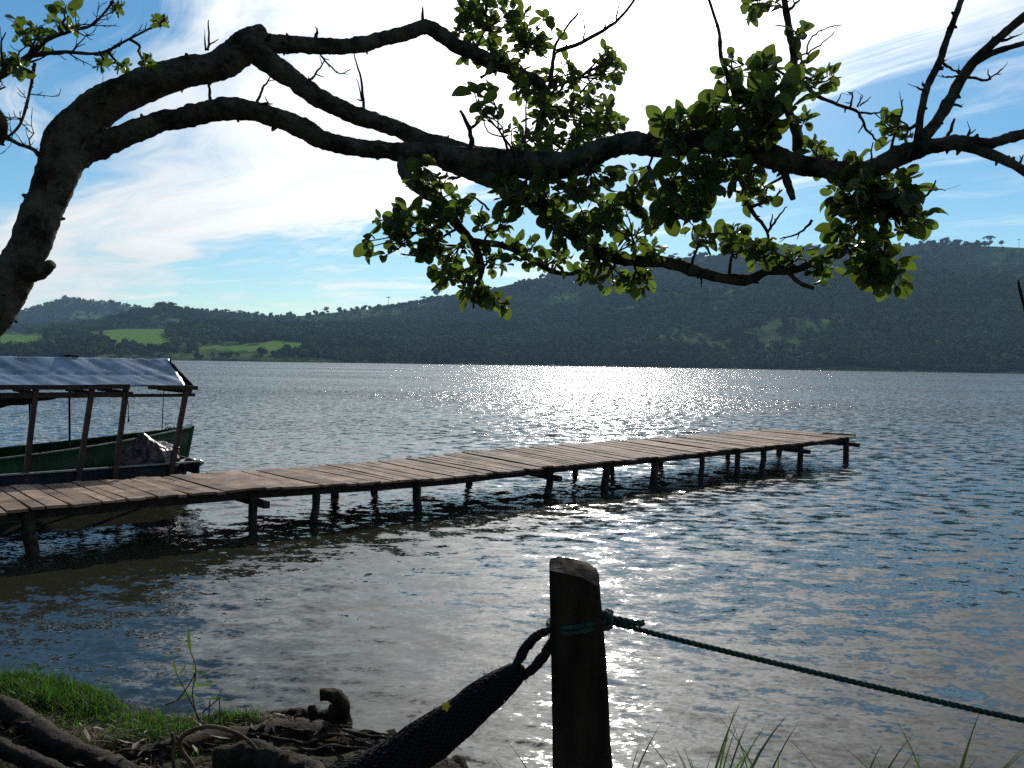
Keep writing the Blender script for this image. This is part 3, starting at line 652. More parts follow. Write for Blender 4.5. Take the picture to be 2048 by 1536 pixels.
# ---- leaves
def leaf_mesh(seed):
    "broad egg-shaped leaf of unit length along +Y on a short stalk, folded on its midrib and curling"
    rs = random.Random(seed); w_ = rs.uniform(.25, .33); curl = rs.uniform(-.15, .35); fold = rs.uniform(.05, .4); twist = rs.uniform(-.25, .25)
    ys = [0.0, .12, .3, .5, .68, .84, .95, 1.0]; ws = [.06, .52, .88, 1.0, .96, .72, .36, .04]
    vs = []; fs = []
    for y, k in zip(ys, ws):
        z = -curl * (y ** 2) + 0.02 * math.sin(y * 9 + seed)
        for sx in (-1, -.55, 0, .55, 1):
            a = twist * y; x_ = sx * w_ * k; zz = z + abs(sx) ** 1.3 * fold * k * .5 + .015 * math.sin(7 * y + 3 * sx + seed)
            vs.append((x_ * math.cos(a) - zz * math.sin(a), .14 + y * .86, x_ * math.sin(a) + zz * math.cos(a)))
    for i in range(len(ys) - 1):
        for j in range(4):
            b = i * 5 + j; fs.append((b, b + 1, b + 6, b + 5))
    b = len(vs); vs += [(-.012, 0, 0), (.012, 0, 0), (.012, .15, 0), (-.012, .15, 0)]; fs.append((b, b + 1, b + 2, b + 3))
    mb = MB(); mb.add(vs, fs); return mb
LEAFMB = [leaf_mesh(s) for s in range(7)]
LEAFME = [q.mesh('leaf') for q in LEAFMB]
for q in LEAFME: q.materials.append(LEAF)
LEAFYM = LEAFMB[2].mesh('leaf'); LEAFYM.materials.append(LEAFYEL)
LEAVES = []   # (matrix, length, yellow)
def near_branch(p, keys=None):
    best = None
    for k, (pp, rr_) in BR.items():
        if k in ('trunk',): continue
        for i in range(0, len(pp), 2):
            d = (pp[i] - p).length
            if best is None or d < best[0]: best = (d, pp[i], rr_[i])
    return best[1]
def rosette(tip, axis, n, size, droop=0.25):
    axis = axis.normalized(); o = axis.orthogonal().normalized(); b = axis.cross(o); a0 = random.uniform(0, 6.28)
    for k in range(n):
        a = a0 + k * 2.4 + random.gauss(0, .3); spread = R(random.uniform(35, 95))
        dv = (axis * math.cos(spread) + (o * math.cos(a) + b * math.sin(a)) * math.sin(spread))
        dv = (dv + Vector((0, 0, -droop * random.uniform(0, 1)))).normalized()
        # blades face the light with a lot of scatter
        up_ = (SUN * .6 + Vector((0, 0, .5)) + Vector((random.gauss(0, .75), random.gauss(0, .75), random.gauss(0, .75)))).normalized()
        xa = dv.cross(up_)
        if xa.length < 1e-3: continue
        xa.normalize(); za = xa.cross(dv)
        s_ = size * random.choice((random.uniform(.45, .8), random.uniform(.7, 1.2)))
        base = tip - axis * random.uniform(0, .035)
        M = Matrix((xa * s_, dv * s_, za * s_)).transposed().to_4x4(); M.translation = base
        LEAVES.append((M, s_, False))
# cluster: px, py, half w, half h, depth, rosettes, leaf length m, droop
CL = [(985, 25, 75, 30, 4.6, 9, .082, .1), (950, 85, 48, 35, 4.58, 6, .082, .1), (1065, 55, 55, 55, 4.62, 9, .082, .1), (1010, 115, 65, 35, 4.6, 8, .078, .2), (930, 45, 30, 40, 4.58, 3, .082, .1),
      (1060, 165, 50, 35, 4.68, 6, .075, .2), (1120, 150, 45, 40, 4.72, 6, .075, .1), (1215, 135, 32, 42, 4.72, 8, .072, .1), (1100, 225, 45, 45, 4.74, 7, .082, .2), (1180, 225, 60, 45, 4.74, 12, .08, .1), (1215, 255, 40, 35, 4.72, 6, .08, .2), (1130, 285, 75, 30, 4.5, 9, .085, .1), (1045, 275, 35, 35, 4.4, 5, .085, .1),
      (975, 195, 40, 35, 3.75, 3, .115, .0), (985, 225, 30, 18, 3.75, 2, .085, .0),
      (1355, 240, 45, 38, 3.55, 5, .13, .0), (1470, 215, 70, 60, 3.45, 9, .125, .0), (1545, 205, 45, 55, 3.3, 6, .15, .0), (1500, 260, 70, 35, 3.4, 8, .12, .1), (1525, 120, 30, 45, 3.55, 5, .11, .0), (1475, 135, 40, 30, 3.55, 4, .1, .0), (1340, 275, 60, 20, 3.6, 5, .11, .0), (1420, 235, 30, 40, 3.5, 4, .12, .0),
      (1080, 395, 85, 55, 3.85, 13, .115, .5), (1000, 385, 45, 40, 4.0, 6, .09, .3), (1190, 365, 60, 55, 3.85, 10, .105, .4), (1280, 365, 65, 55, 3.65, 10, .12, .4), (1370, 355, 60, 60, 3.5, 10, .135, .5), (1440, 335, 50, 45, 3.5, 6, .115, .4), (1130, 440, 70, 40, 3.9, 9, .105, .5), (1260, 430, 60, 35, 3.75, 7, .1, .4), (1330, 410, 50, 35, 3.6, 6, .11, .5), (1500, 350, 45, 45, 3.5, 6, .1, .3), (1180, 420, 50, 40, 3.85, 6, .1, .4),
      (855, 350, 40, 30, 4.05, 5, .09, .3), (885, 375, 32, 38, 4.05, 5, .09, .4),
      (790, 440, 45, 30, 3.95, 7, .095, .1), (770, 485, 42, 35, 3.95, 6, .1, .3), (830, 470, 45, 35, 4.0, 8, .085, .1), (865, 440, 40, 40, 4.0, 7, .085, .1), (930, 430, 40, 30, 4.02, 6, .08, .1), (985, 445, 45, 40, 4.02, 7, .085, .1), (900, 500, 55, 35, 4.0, 9, .09, .3), (905, 550, 40, 35, 3.95, 7, .095, .5), (950, 590, 45, 32, 3.95, 8, .095, .6), (1000, 605, 24, 22, 3.95, 3, .09, .5), (985, 520, 50, 35, 4.02, 8, .085, .3), (835, 512, 25, 18, 3.98, 3, .085, .4),
      (1050, 500, 50, 30, 4.1, 7, .08, .3), (1100, 520, 45, 30, 4.12, 6, .08, .4), (1165, 540, 35, 35, 4.0, 5, .085, .5), (1215, 545, 50, 35, 3.95, 8, .085, .5), (1270, 560, 35, 28, 3.92, 5, .085, .6), (1300, 500, 30, 22, 3.9, 4, .08, .1), (1240, 490, 50, 25, 3.95, 5, .08, .2), (1150, 480, 40, 28, 4.02, 5, .085, .3),
      (1410, 450, 45, 38, 3.75, 6, .095, .3), (1470, 470, 40, 40, 3.75, 6, .095, .3), (1385, 415, 40, 35, 3.6, 4, .1, .4), (1520, 495, 45, 35, 3.7, 6, .09, .4), (1580, 510, 45, 35, 3.68, 6, .09, .4), (1640, 535, 35, 28, 3.65, 5, .08, .3), (1510, 385, 40, 30, 3.55, 5, .08, .2),
      (1640, 300, 30, 40, 3.45, 5, .085, .0), (1680, 385, 50, 40, 3.4, 6, .1, .4), (1745, 390, 60, 55, 3.36, 14, .095, .4), (1790, 420, 50, 60, 3.34, 12, .095, .5), (1700, 440, 55, 40, 3.4, 9, .1, .4), (1760, 500, 45, 55, 3.4, 13, .105, .7), (1730, 540, 35, 35, 3.4, 6, .11, .8), (1790, 545, 28, 32, 3.38, 4, .115, .7), (1815, 370, 45, 40, 3.32, 6, .095, .3), (1670, 480, 22, 26, 3.5, 2, .12, .2), (1830, 430, 30, 35, 3.32, 4, .09, .5), (1700, 335, 55, 20, 3.4, 4, .09, .0),
      (1795, 255, 42, 34, 3.38, 6, .085, .0), (1620, 160, 24, 40, 3.55, 4, .085, .0), (1665, 165, 20, 25, 3.5, 2, .085, .0), (1600, 70, 22, 14, 3.58, 2, .075, .0), (1525, 5, 45, 18, 3.6, 4, .09, .3), (1620, 235, 24, 24, 3.5, 2, .08, .0),
      (30, 45, 30, 18, 3.66, 3, .075, .0), (65, 72, 35, 22, 3.68, 4, .08, .1), (112, 45, 14, 12, 3.68, 2, .07, .0), (10, 128, 30, 20, 3.68, 4, .075, .2), (50, 140, 22, 12, 3.68, 2, .075, .2), (125, 15, 14, 22, 3.68, 1, .09, .6), (322, 38, 18, 20, 3.7, 4, .045, .0), (215, 130, 25, 12, 3.8, 3, .06, .0), (245, 138, 25, 12, 3.8, 3, .055, .0), (290, 122, 20, 12, 3.8, 2, .06, .0), (235, 8, 25, 10, 3.72, 3, .045, .0), (140, 55, 20, 10, 3.7, 2, .06, .0)]
random.seed(99)
for cx, cy, hw, hh, d, nros, size, droop in CL:
    if 880 < cx < 1260 and cy < 300 and d > 4.3: nros = int(nros * 1.9); size *= 1.1
    cpt = P(cx, cy, d); root = near_branch(cpt)
    mb = MB()
    hub = root.lerp(cpt, .55) if (root - cpt).length > .04 else cpt
    if (root - hub).length > .02:
        midp = root.lerp(hub, .5) + Vector((random.gauss(0, .012), random.gauss(0, .012), random.gauss(0, .012)))
        mb.tube([root, midp, hub], [.0075, .006, .0048], 6, resample=3)
    for k in range(nros):
        a = random.uniform(0, 6.28); q = math.sqrt(random.uniform(.05, 1))
        tip = P(cx + hw * q * math.cos(a) * .85, cy + hh * q * math.sin(a) * .85, d + random.gauss(0, .09))
        mid = hub.lerp(tip, .55) + Vector((random.gauss(0, .012), random.gauss(0, .012), random.gauss(-.008, .012)))
        mb.tube([hub, mid, tip], [.004, .0033, .0026], 5, resample=3)
        ax = (tip - mid).normalized() + Vector((0, 0, -.4 * droop + .15))
        rosette(tip, ax, random.randint(4, 7), size * .84, droop)
        if random.random() < .35: rosette(mid, ax, random.randint(1, 2), size * .7, droop)
    tpart(mb, 'twig', TWIG)
# one withered leaf on the upright stem
M = Matrix.Rotation(.8, 4, 'X'); M.translation = P(1612, 62, 3.55); LEAVES.append((M @ Matrix.Scale(.08, 4), .08, True))
def seen(M):
    x, y, d = to_px(M.translation); return -20 < x < 2068 and -20 < y < 1556, d
order = sorted(range(len(LEAVES)), key=lambda i: (-(LEAVES[i][1] / seen(LEAVES[i][0])[1]) if seen(LEAVES[i][0])[0] else 1.0))
single, rest = order[:300], order[300:]
inv = Matrix.Translation(-tree_base)
for i in single:
    M, s_, yel = LEAVES[i]
    o = bpy.data.objects.new('leaf', LEAFYM if yel else LEAFME[i % 7]); COL.objects.link(o)
    o.parent = TREE; o.matrix_parent_inverse = inv; o.matrix_basis = M
allv = []; allf = []; off = 0
LV = [np.array(q.v) for q in LEAFMB]; LFc = [np.array(q.f) for q in LEAFMB]
for i in rest:
    M = np.array(LEAVES[i][0]); k = i % 7
    allv.append(LV[k] @ M[:3, :3].T + M[:3, 3]); allf.append(LFc[k] + off); off += len(LV[k])
lm = link('leaves', np_mesh('leaves', np.concatenate(allv), np.concatenate(allf)), TREE, LEAFM)
lm.matrix_parent_inverse = inv; lm['kind'] = 'stuff'
print('leaves', len(LEAVES))

# ---- roots along the bank
def root_part(pts, name='root', mat=ROOT, seg=14, rough=.2, n=12, freq=None):
    "pts: px, py (centre line), radius m, height of centre above water m"
    P3 = [G(x, y, z) for x, y, r_, z in pts]; rad = [q[2] for q in pts]
    mb = MB(); pp, rr_ = spline(P3, rad, n); mb.tube(pp, rr_, int(seg * 1.8), rough * 1.1, freq or .7 / max(rad), random.random() * 30, fine=min(.007, max(rad) * .12))
    return tpart(mb, name, mat)
random.seed(3)
root_part([(-420, 1480, .16, .42), (-150, 1420, .12, .42), (0, 1424, .065, .36), (70, 1458, .06, .36), (130, 1497, .062, .35), (210, 1528, .05, .34), (300, 1575, .05, .34), (420, 1640, .06, .35)])
root_part([(-300, 1450, .12, .45), (-60, 1478, .05, .4), (30, 1508, .034, .4), (110, 1545, .034, .4), (200, 1600, .05, .42)])
root_part([(250, 1525, .05, .3), (340, 1510, .075, .28), (430, 1502, .1, .26), (520, 1497, .12, .24), (590, 1490, .125, .24), (660, 1500, .12, .22), (730, 1512, .11, .2), (800, 1528, .1, .18), (870, 1550, .09, .15), (930, 1590, .08, .1)], n=9)
root_part([(430, 1520, .05, .4), (500, 1510, .06, .42), (555, 1528, .06, .42), (610, 1545, .06, .42), (680, 1600, .06, .42)])
root_part([(420, 1452, .022, .2), (500, 1440, .03, .22), (560, 1432, .034, .22), (605, 1428, .032, .24), (622, 1445, .03, .2)])
root_part([(668, 1475, .08, .2), (676, 1450, .075, .26), (676, 1428, .062, .33), (682, 1408, .048, .4), (676, 1394, .036, .44), (660, 1389, .03, .46), (640, 1391, .029, .46)], n=9, rough=.2)
root_part([(690, 1450, .05, .26), (655, 1438, .045, .29), (634, 1432, .036, .31), (625, 1418, .026, .35), (624, 1410, .017, .37)], n=8, rough=.2)
root_part([(850, 1570, .07, .2), (900, 1545, .075, .2), (918, 1530, .05, .2)], n=6, rough=.3)

# thin surface roots wandering along the bank edge
random.seed(12)
for q in range(16):
    x = random.uniform(180, 760); y = float(np.interp(x, [180, 350, 500, 620, 760], [1500, 1462, 1448, 1440, 1466])) + random.uniform(0, 60); z = .3 + random.uniform(0, .08); pts = []; L_ = random.uniform(60, 200)
    for k in range(6):
        pts.append((x + L_ * k / 5, y + random.gauss(0, 7) + 6 * math.sin(k + q) + (k * .05 * L_ * .2), random.uniform(.006, .016) * (1 - .1 * k), z + random.gauss(0, .015)))
    root_part(pts, seg=6, n=5)
def build_litter():
    "dead leaves strewn among the roots"
    g = np.random.default_rng(77); n = 150; v = []; f = []
    for q in range(n):
        px, py = g.uniform(-40, 900), 0; py = float(np.interp(px, [-40, 200, 430, 620, 900], [1430, 1490, 1462, 1455, 1520])) + abs(g.normal(0, 50))
        p = G(px, py, .3); z = bz(p.x, p.y)
        if z < .1: continue
        c = Vector((p.x, p.y, z + g.uniform(.01, .1))); a = g.uniform(0, 6.28); l = g.uniform(.02, .05); d = Vector((math.cos(a), math.sin(a), g.normal(0, .3))) * l; sd = Vector((-math.sin(a), math.cos(a), g.normal(0, .5))) * l * .35
        b = len(v); v += [tuple(c - d), tuple(c + sd + Vector((0, 0, .006))), tuple(c + d), tuple(c - sd + Vector((0, 0, .006)))]; f.append((b, b + 1, b + 2, b + 3))
    dead = leafmat('dead_leaf', (0.07, 0.045, 0.025), (0.08, 0.05, 0.02), 0.3, rough=.6, rand=.6, obj=False)
    tag(link('leaf_litter', np_mesh('leaf_litter', np.array(v), np.array(f), False), None, dead), 'brown dead leaves strewn among the exposed roots', 'leaf litter', kind='stuff')
build_litter()
# ---- unseen trees added behind the viewer to block sky light from the foreground
def build_added_shade_trees():
    lm_ = leafmat('added_shade_leaf', (0.03, 0.05, 0.014), (0.08, 0.12, 0.016), 0.4, obj=False)
    spots = [(-9.0, -4.5, 8.5, 'leaning'), (-3.2, -7.5, 9.5, 'broad'), (3.4, -6.8, 9.0, 'forked'), (9.5, -5.0, 8.0, 'stout'), (0.5, -12.5, 11.0, 'tallest')]
    for q, (x, y, h_, word) in enumerate(spots):
        root = empty('added_shade_tree', (x, y, bz(x, y))); tag(root, word + ' dark-leaved tree added unseen behind the camera to block sky light', 'tree', 'unseen shade trees added behind the camera')
        rs = random.Random(q); mb = MB(); mb.tube([(0, 0, -.3), (.1, .05, h_ * .25), (.3 - .2 * q, .1, h_ * .5), (.2, 0, h_ * .75)], [.3, .22, .16, .06], 10, .15, 3, q, resample=5)
        for k in range(6):
            a = rs.uniform(0, 6.28); mb.tube([(.1, .05, h_ * (.25 + .06 * k)), (math.cos(a) * h_ * .15, math.sin(a) * h_ * .15, h_ * (.42 + .06 * k)), (math.cos(a) * h_ * .3, math.sin(a) * h_ * .3, h_ * (.5 + .06 * k))], [.09, .06, .025], 7, resample=4)
        mb.build('trunk', BARK, root)
        g = np.random.default_rng(q); n = 5200; cc = g.normal(0, 1, (26, 3)); cc /= np.linalg.norm(cc, axis=1)[:, None]; cc *= g.uniform(.4, 1, (26, 1)); cc[:, 2] = np.abs(cc[:, 2]) * .9 - .25
        ctr = cc[g.integers(0, 26, n)] * np.array([h_ * .38, h_ * .38, h_ * .42]) + g.normal(0, .42, (n, 3)) + np.array([0, 0, h_ * .55])
        a = g.normal(0, 1, (n, 3)); a /= np.linalg.norm(a, axis=1)[:, None]; b = np.cross(a, g.normal(0, 1, (n, 3))); b /= np.linalg.norm(b, axis=1)[:, None]; sz = g.uniform(.09, .2, (n, 1))
        v = np.stack([ctr - a * sz, ctr + b * sz * .55, ctr + a * sz, ctr - b * sz * .55], 1).reshape(-1, 3); i = np.arange(n) * 4
        link('crown', np_mesh('crown', v, np.stack([i, i + 1, i + 2, i + 3], -1), False), root, lm_)
build_added_shade_trees()

# ================================================================== THINGS
# ------------------------------------------------------------------ jetty
def build_jetty():
    NE = [(-700, 1100), (0, 1021), (260, 995), (520, 975), (760, 962), (900, 953), (1000, 942), (1110, 930), (1200, 922), (1310, 912), (1400, 903), (1500, 893), (1600, 884), (1722, 869)]
    FE = [(-700, 990), (0, 975), (400, 948), (589, 936), (805, 919), (897, 909), (972, 901), (1094, 892), (1281, 879), (1473, 863), (1562, 857), (1700, 851)]
    def ney(px): return float(np.interp(px, *zip(*NE)))
    def fey(px): return float(np.interp(px, *zip(*FE)))
    p0 = Vector((-3.29, 11.16, 0)); dr = Vector((1, .835, 0)).normalized(); nr = Vector((-dr.y, dr.x, 0))
    def zfor(p, fy, lo, hi):
        x, y, d = to_px((p.x, p.y, .5)); v = fy(x); z = H + (P(x, v, d) - CAMPOS).z
        return min(max(z, lo), hi)
    send = (Vector((8.05, 20.6, 0)) - p0).dot(dr); s0 = -7.6
    def wid(s): return 2.0 + 0.12 * math.sin(s * .6)
    root = empty('wooden_jetty', p0)
    tag(root, 'long weathered plank jetty on crooked wooden piles running out over the lake', 'jetty')
    inv_ = Matrix.Translation(-p0)
    def part(mb, name, mat, smooth=False):
        o = mb.build(name, mat, root, smooth); o.matrix_parent_inverse = inv_; return o
    def edges(s):
        a = p0 + dr * s; b = p0 + dr * s + nr * wid(s)
        return Vector((a.x, a.y, zfor(a, ney, .4, .64))), Vector((b.x, b.y, zfor(b, fey, .42, .72)))
    random.seed(17); s = s0; skew = 0
    while s < send:
        wp = random.choice((.11, .14, .16, .18, .2, .23)); wp = min(wp, send - s + .02); gap = random.choice((.008, .012, .016, .022, .03))
        if wp < .06: break
        c = s + wp / 2; a, b = edges(c)
        v = (b - a); L = v.length; v.normalize()
        a = a - v * random.uniform(.02, .13); b = b + v * random.uniform(.0, .12)
        sk = R(random.gauss(0, .7)); ax = dr.copy(); ax.rotate(Matrix.Rotation(sk, 3, 'Z')); vv = (b - a).normalized()
        vv.rotate(Matrix.Rotation(sk, 3, 'Z')); a2, b2 = edges(c + .1); slope = (a2.z - a.z + b2.z - b.z) * 0
        zt = vv.cross(ax).normalized() * -1
        if zt.z < 0: zt = -zt
        th = random.uniform(.024, .034); mid = (a + b) / 2 + Vector((0, 0, random.uniform(-.006, .008)))
        tl = random.gauss(0, .025); ax2 = (ax + zt * tl).normalized()
        mb = MB(); n = 4; rings = []
        hw = wp / 2 - gap / 2; wv = [random.gauss(0, .004) for _ in range(n + 1)]; wz = random.gauss(0, .006)
        for i in range(n + 1):
            t = i / n - .5; q = mid + vv * ((b - a).length * t) + zt * (wz * (1 - 4 * t * t))
            rings += [q - ax2 * (hw + wv[i]) - zt * th, q + ax2 * (hw + wv[n - i]) - zt * th, q + ax2 * (hw + wv[n - i]), q - ax2 * (hw + wv[i])]
        fs = [(3, 2, 1, 0), (4 * n, 4 * n + 1, 4 * n + 2, 4 * n + 3)]
        for i in range(n):
            for k in range(4): fs.append((4 * i + k, 4 * i + (k + 1) % 4, 4 * i + 4 + (k + 1) % 4, 4 * i + 4 + k))
        mb.add(rings, fs); part(mb, 'plank', PLANK)
        s += wp
    # stringers: near, middle and far
    for off in (.1, .5, .92):
        q = s0
        while q < send - .3:
            e = min(q + random.uniform(2.2, 3.4), send - .05)
            pts = []
            for k in range(7):
                sp = q + (e - q) * k / 6; a, b = edges(sp); p = a.lerp(b, off) + Vector((0, 0, -.105)); pts.append(p + nr * (random.gauss(0, .012)))
            mb = MB()
            for k in range(6): mb.beam(pts[k], pts[k + 1], .07, .11)
            part(mb, 'stringer', PILE); q = e + .02
    # piles on the near line, by the foot seen in the water; then the far line
    near = [60, 508, 633, 833, 1100, 1213, 1310, 1405, 1476, 1527, 1602, 1705]
    far = [668, 750, 935, 1150, 1228, 1323, 1457, 1575]
    for line, xs in ((0.06, near), (0.93, far)):
        for px in xs:
            best = min((abs(to_px(edges(sp)[0].lerp(edges(sp)[1], line))[0] - px), sp) for sp in np.linspace(s0, send - .02, 900))
            a, b = edges(best[1]); top = a.lerp(b, line); r_ = random.uniform(.055, .075)
            mb = MB(); lean = Vector((random.gauss(0, .03), random.gauss(0, .02), 0))
            mb.tube([Vector((top.x, top.y, -1.4)) - lean * 2, Vector((top.x, top.y, -.1)) - lean, Vector((top.x, top.y, .2)), Vector((top.x, top.y, top.z - .06))], [r_ * 1.05, r_, r_ * .95, r_ * .95], 9, .12, 9, px, resample=4)
            part(mb, 'pile', PILE, True)
    for px in (508, 1100, 1602, 1705):
        best = min((abs(to_px(edges(sp)[0])[0] - px), sp) for sp in np.linspace(s0, send - .05, 900))
        a, b = edges(best[1]); d_ = (b - a).normalized(); z = Vector((0, 0, -.21))
        mb = MB(); mb.beam(a - d_ * .16 + z + dr * .1, b + d_ * .1 + z + dr * .1, .08, .09); part(mb, 'crossbeam', PILE)
    # loose stick poking past the end
    a, b = edges(send - .03); mb = MB(); mb.beam(a.lerp(b, .3) + dr * -.2 + Vector((0, 0, .02)), a.lerp(b, -.03) + dr * .12 + Vector((0, 0, .02)), .05, .03); part(mb, 'end_batten', PLANK)
    return p0, dr, nr, edges
JP, JD, JN, JEDGE = build_jetty()

# ------------------------------------------------------------------ boats
def hull(mb, L, B, sheer, depth, bow_rise, stations=16, transom=.75, tx=0.04, bowx=1.0, flare=.72):
    "open hull skin, x from stern 0 to bow L, keel at -depth, with wall thickness"
    prof = []
    for i in range(stations + 1):
        t = i / stations; x = L * t
        bw = B / 2 * (transom + (1 - transom) * math.sin(min(1, t / .4) * math.pi / 2)) * (1 - max(0, (t - .62) / .38) ** 2.1 * (1 - .02))
        bw = max(bw, .02); zg = sheer + bow_rise * max(0, (t - .35) / .65) ** 2; zb = -depth + (depth + sheer * .25) * max(0, (t - .8) / .2) ** 2
        xb = x - .3 * bow_rise * max(0, (t - .7) / .3)
        prof.append((x, xb, bw, zg, zb))
    outer = []; inner = []
    for x, xb, bw, zg, zb in prof:
        ring = []
        for sx, k in ((-1, 1), (-1, .55), (-1, .1), (0, 0), (1, .1), (1, .55), (1, 1)):
            wv = bw * (flare + (1 - flare) * k) if k else 0
            ring.append((xb + (x - xb) * k, sx * wv, zb + (zg - zb) * k))
        outer.append(ring)
        inner.append([(a - .0, b * (1 - tx / max(bw, .05)), c + (.035 if 0 < n < 6 else 0)) for n, (a, b, c) in enumerate(ring)])
    vs = [v for r_ in outer for v in r_] + [v for r_ in inner for v in r_]; n = stations + 1; fs = []
    for i in range(stations):
        for k in range(6):
            a = i * 7 + k; fs.append((a, a + 7, a + 8, a + 1)); b = n * 7 + a; fs.append((b, b + 1, b + 8, b + 7))
        for k in (0, 6):
            a = i * 7 + k; b = n * 7 + a; fs.append((a, b, b + 7, a + 7))
    fs.append(tuple(range(7))[::-1]); fs.append(tuple(range(n * 7, n * 7 + 7)))
    for k in range(6): fs.append((k, k + 1, n * 7 + k + 1, n * 7 + k))
    mb.add(vs, fs); return prof
def place(root, origin, xdir):
    xd = Vector((xdir.x, xdir.y, 0)).normalized(); root.location = origin; root.rotation_euler = (0, 0, math.atan2(xd.y, xd.x))
# covered boat alongside the jetty, its square end at px 395
BEND = Vector((-5.02, 13.97, 0))            # near gunwale corner of the visible end
def build_covered_boat():
    L = 8.5; B = 1.45
    root = empty('covered_passenger_boat'); place(root, BEND + JN * (B / 2 * .85) - JD * L + JD * .05, JD)
    tag(root, 'low dark boat under a wrinkled blue-grey tarpaulin roof, moored at the jetty', 'boat')
    mb = MB(); pr = hull(mb, L, B, .52, .25, .02, 16, .8, flare=.8)
    # make this end square: rebuild last stations wide
    vs = []
    for (x, y, z) in mb.v:
        t = x / L
        if t > .6: y = y / max(.25, (1 - max(0, (t - .62) / .38) ** 2.1 * .98)) * (1 - .3 * max(0, (t - .7) / .3)) if abs(y) > .03 else y
        y = max(-B / 2, min(B / 2, y)); vs.append((x, y, z))
    mb.v = vs; hl = mb.build('hull', BLUEP, root)
    def yw(x): t = x / L; return B / 2 * (1 - .3 * max(0, (t - .7) / .3))
    for sy in (-1, 1):
        mb = MB(); n = 14
        for i in range(n):
            x0, x1 = L * i / n + .1, L * (i + 1) / n
            x1 += .06
            mb.beam((x0 - .06, sy * (yw(x0) - .01), .535), (x1, sy * (yw(x1) - .01), .535), .05, .022)
        mb.build('gunwale', PALE if sy < 0 else GREENP, hl, False)
    mb = MB(); mb.beam((L + .01, -yw(L), .44), (L + .01, yw(L), .44), .04, .22); mb.build('end_board', BLUEP, root, False)
    for x in (1.0, 2.6, 4.2, 5.6, 6.8):
        mb = MB(); mb.beam((x, -B / 2 * .9, .34), (x, B / 2 * .9, .34), .22, .03); mb.build('bench', DKWOOD, root, False)
    mb = MB(); mb.box((L / 2, 0, .02), (L / 2 * .92, 0, 0), (0, B / 2 * .62, 0), (0, 0, .012)); mb.build('floorboard', DKWOOD, root, False)
    # roof posts lean towards the visible end
    ze, zr = 1.74, 2.2; ye = B / 2 + .04
    def xpx(px, z, y_):   # x along the boat for a pixel column at height z on side y
        best = min(np.linspace(-2, L + 1, 700), key=lambda x: abs(to_px(root_m @ Vector((x, y_, z)))[0] - px)); return float(best)
    bpy.context.view_layer.update(); root_m = root.matrix_world.copy()
    for pb, pt in ((-60, -35), (50, 72), (158, 185), (232, 253), (343, 374)):
        mb = MB(); mb.beam((xpx(pb, .45, -ye), -ye + .1, .3), (xpx(pt, ze, -ye), -ye + .02, ze), .065, .07, (1, 0, 0)); mb.build('roof_post', REDPOST, root, False)
    for pb, pt in ((62, 56), (137, 137), (318, 326)):
        thin = pb == 318
        mb = MB(); mb.tube([(xpx(pb, .6, ye), ye - .08, .4), (xpx(pt, ze, ye), ye - .04, ze)], [.008 if thin else .017] * 2, 6); mb.build('roof_pole', DKWOOD, root)
    xe = xpx(393, ze, -ye); x258 = xpx(258, ze, -ye); x297 = xpx(297, ze, -ye)
    def rail(a, b, y_, z0, z1, w_=.05, h_=.06, nm='eave_rail', mt=DKWOOD):
        mb = MB(); mb.beam((a, y_, z0), (b, y_, z1), w_, h_, rough=.004); mb.build(nm, mt, root, False)
    rail(0.2, x258, -ye - .03, ze + .0, ze + .02, .06, .07); rail(x297, xe, -ye - .02, ze + .01, ze - .005, .06, .065)
    rail(0.2, xpx(268, ze, -ye), -ye + .03, ze - .1, ze - .1, .05, .08, 'side_rail'); rail(xpx(245, ze, -ye), xpx(391, ze, -ye), -ye + .05, ze - .115, ze - .12, .045, .05, 'side_rail')
    rail(0.2, xe, ye + .02, ze, ze); rail(0.2, xe - .15, 0, zr - .05, zr - .05, .05, .05, 'ridge_pole')
    for x in (xe - .1, xpx(253, ze, -ye), xpx(185, ze, -ye), xpx(72, ze, -ye), 1.0):
        mb = MB(); mb.beam((x, -ye, ze - .06), (x - .02, 0, zr - .12), .05, .05); mb.beam((x, ye, ze - .06), (x - .02, 0, zr - .12), .05, .05); mb.beam((x, -ye, ze - .07), (x, ye, ze - .07), .04, .05)
        mb.build('rafter', DKWOOD, root, False)
    # tarpaulin, two slopes, wrinkled cloth
    TARP = pmat('blue_grey_tarpaulin', (0.17, 0.225, 0.30), 0.4, 0.4, 2.2, 0.3, 0.15, 12)
    nx, nt = 220, 40; x1 = xe - .18; V = np.zeros((nx, nt, 3))
    for i in range(nx):
        x = 0.1 + (x1 - 0.1) * i / (nx - 1)
        for j in range(nt):
            t = j / (nt - 1) * 2 - 1; a = abs(t)
            y = t * (ye + .03); z = zr + (ze + .03 - zr) * a ** .92 - .012 * math.sin(a * math.pi) - .03 * math.exp(-((a - .55) / .035) ** 2) * .5
            wv = mnoise.noise(Vector((x * 6.0 - a * 5.0, a * 1.6, 1.0 if t < 0 else 9.0))) * .6 + mnoise.noise(Vector((x * 15 - a * 11, a * 2.5, 4.0))) * .4 + mnoise.noise(Vector((x * 2, a * 2, 7.0))) * .5
            amp = .026 * (0.35 + (1.0 if a < .5 else .8) * (1 - abs(((a * 2) % 1) - .35)))
            V[i, j] = (x + .05 * (1 - a) * 0 + (.02 * math.sin(y * 9) if i == nx - 1 else 0), y, z + wv * amp)
    i, j = np.meshgrid(np.arange(nx - 1), np.arange(nt - 1), indexing='ij'); a = (i * nt + j).ravel()
    tme = np_mesh('tarpaulin', V.reshape(-1, 3), np.stack([a, a + nt, a + nt + 1, a + 1], -1))
    to = link('tarpaulin', tme, root, TARP); sm = to.modifiers.new('thickness', 'SOLIDIFY'); sm.thickness = .006
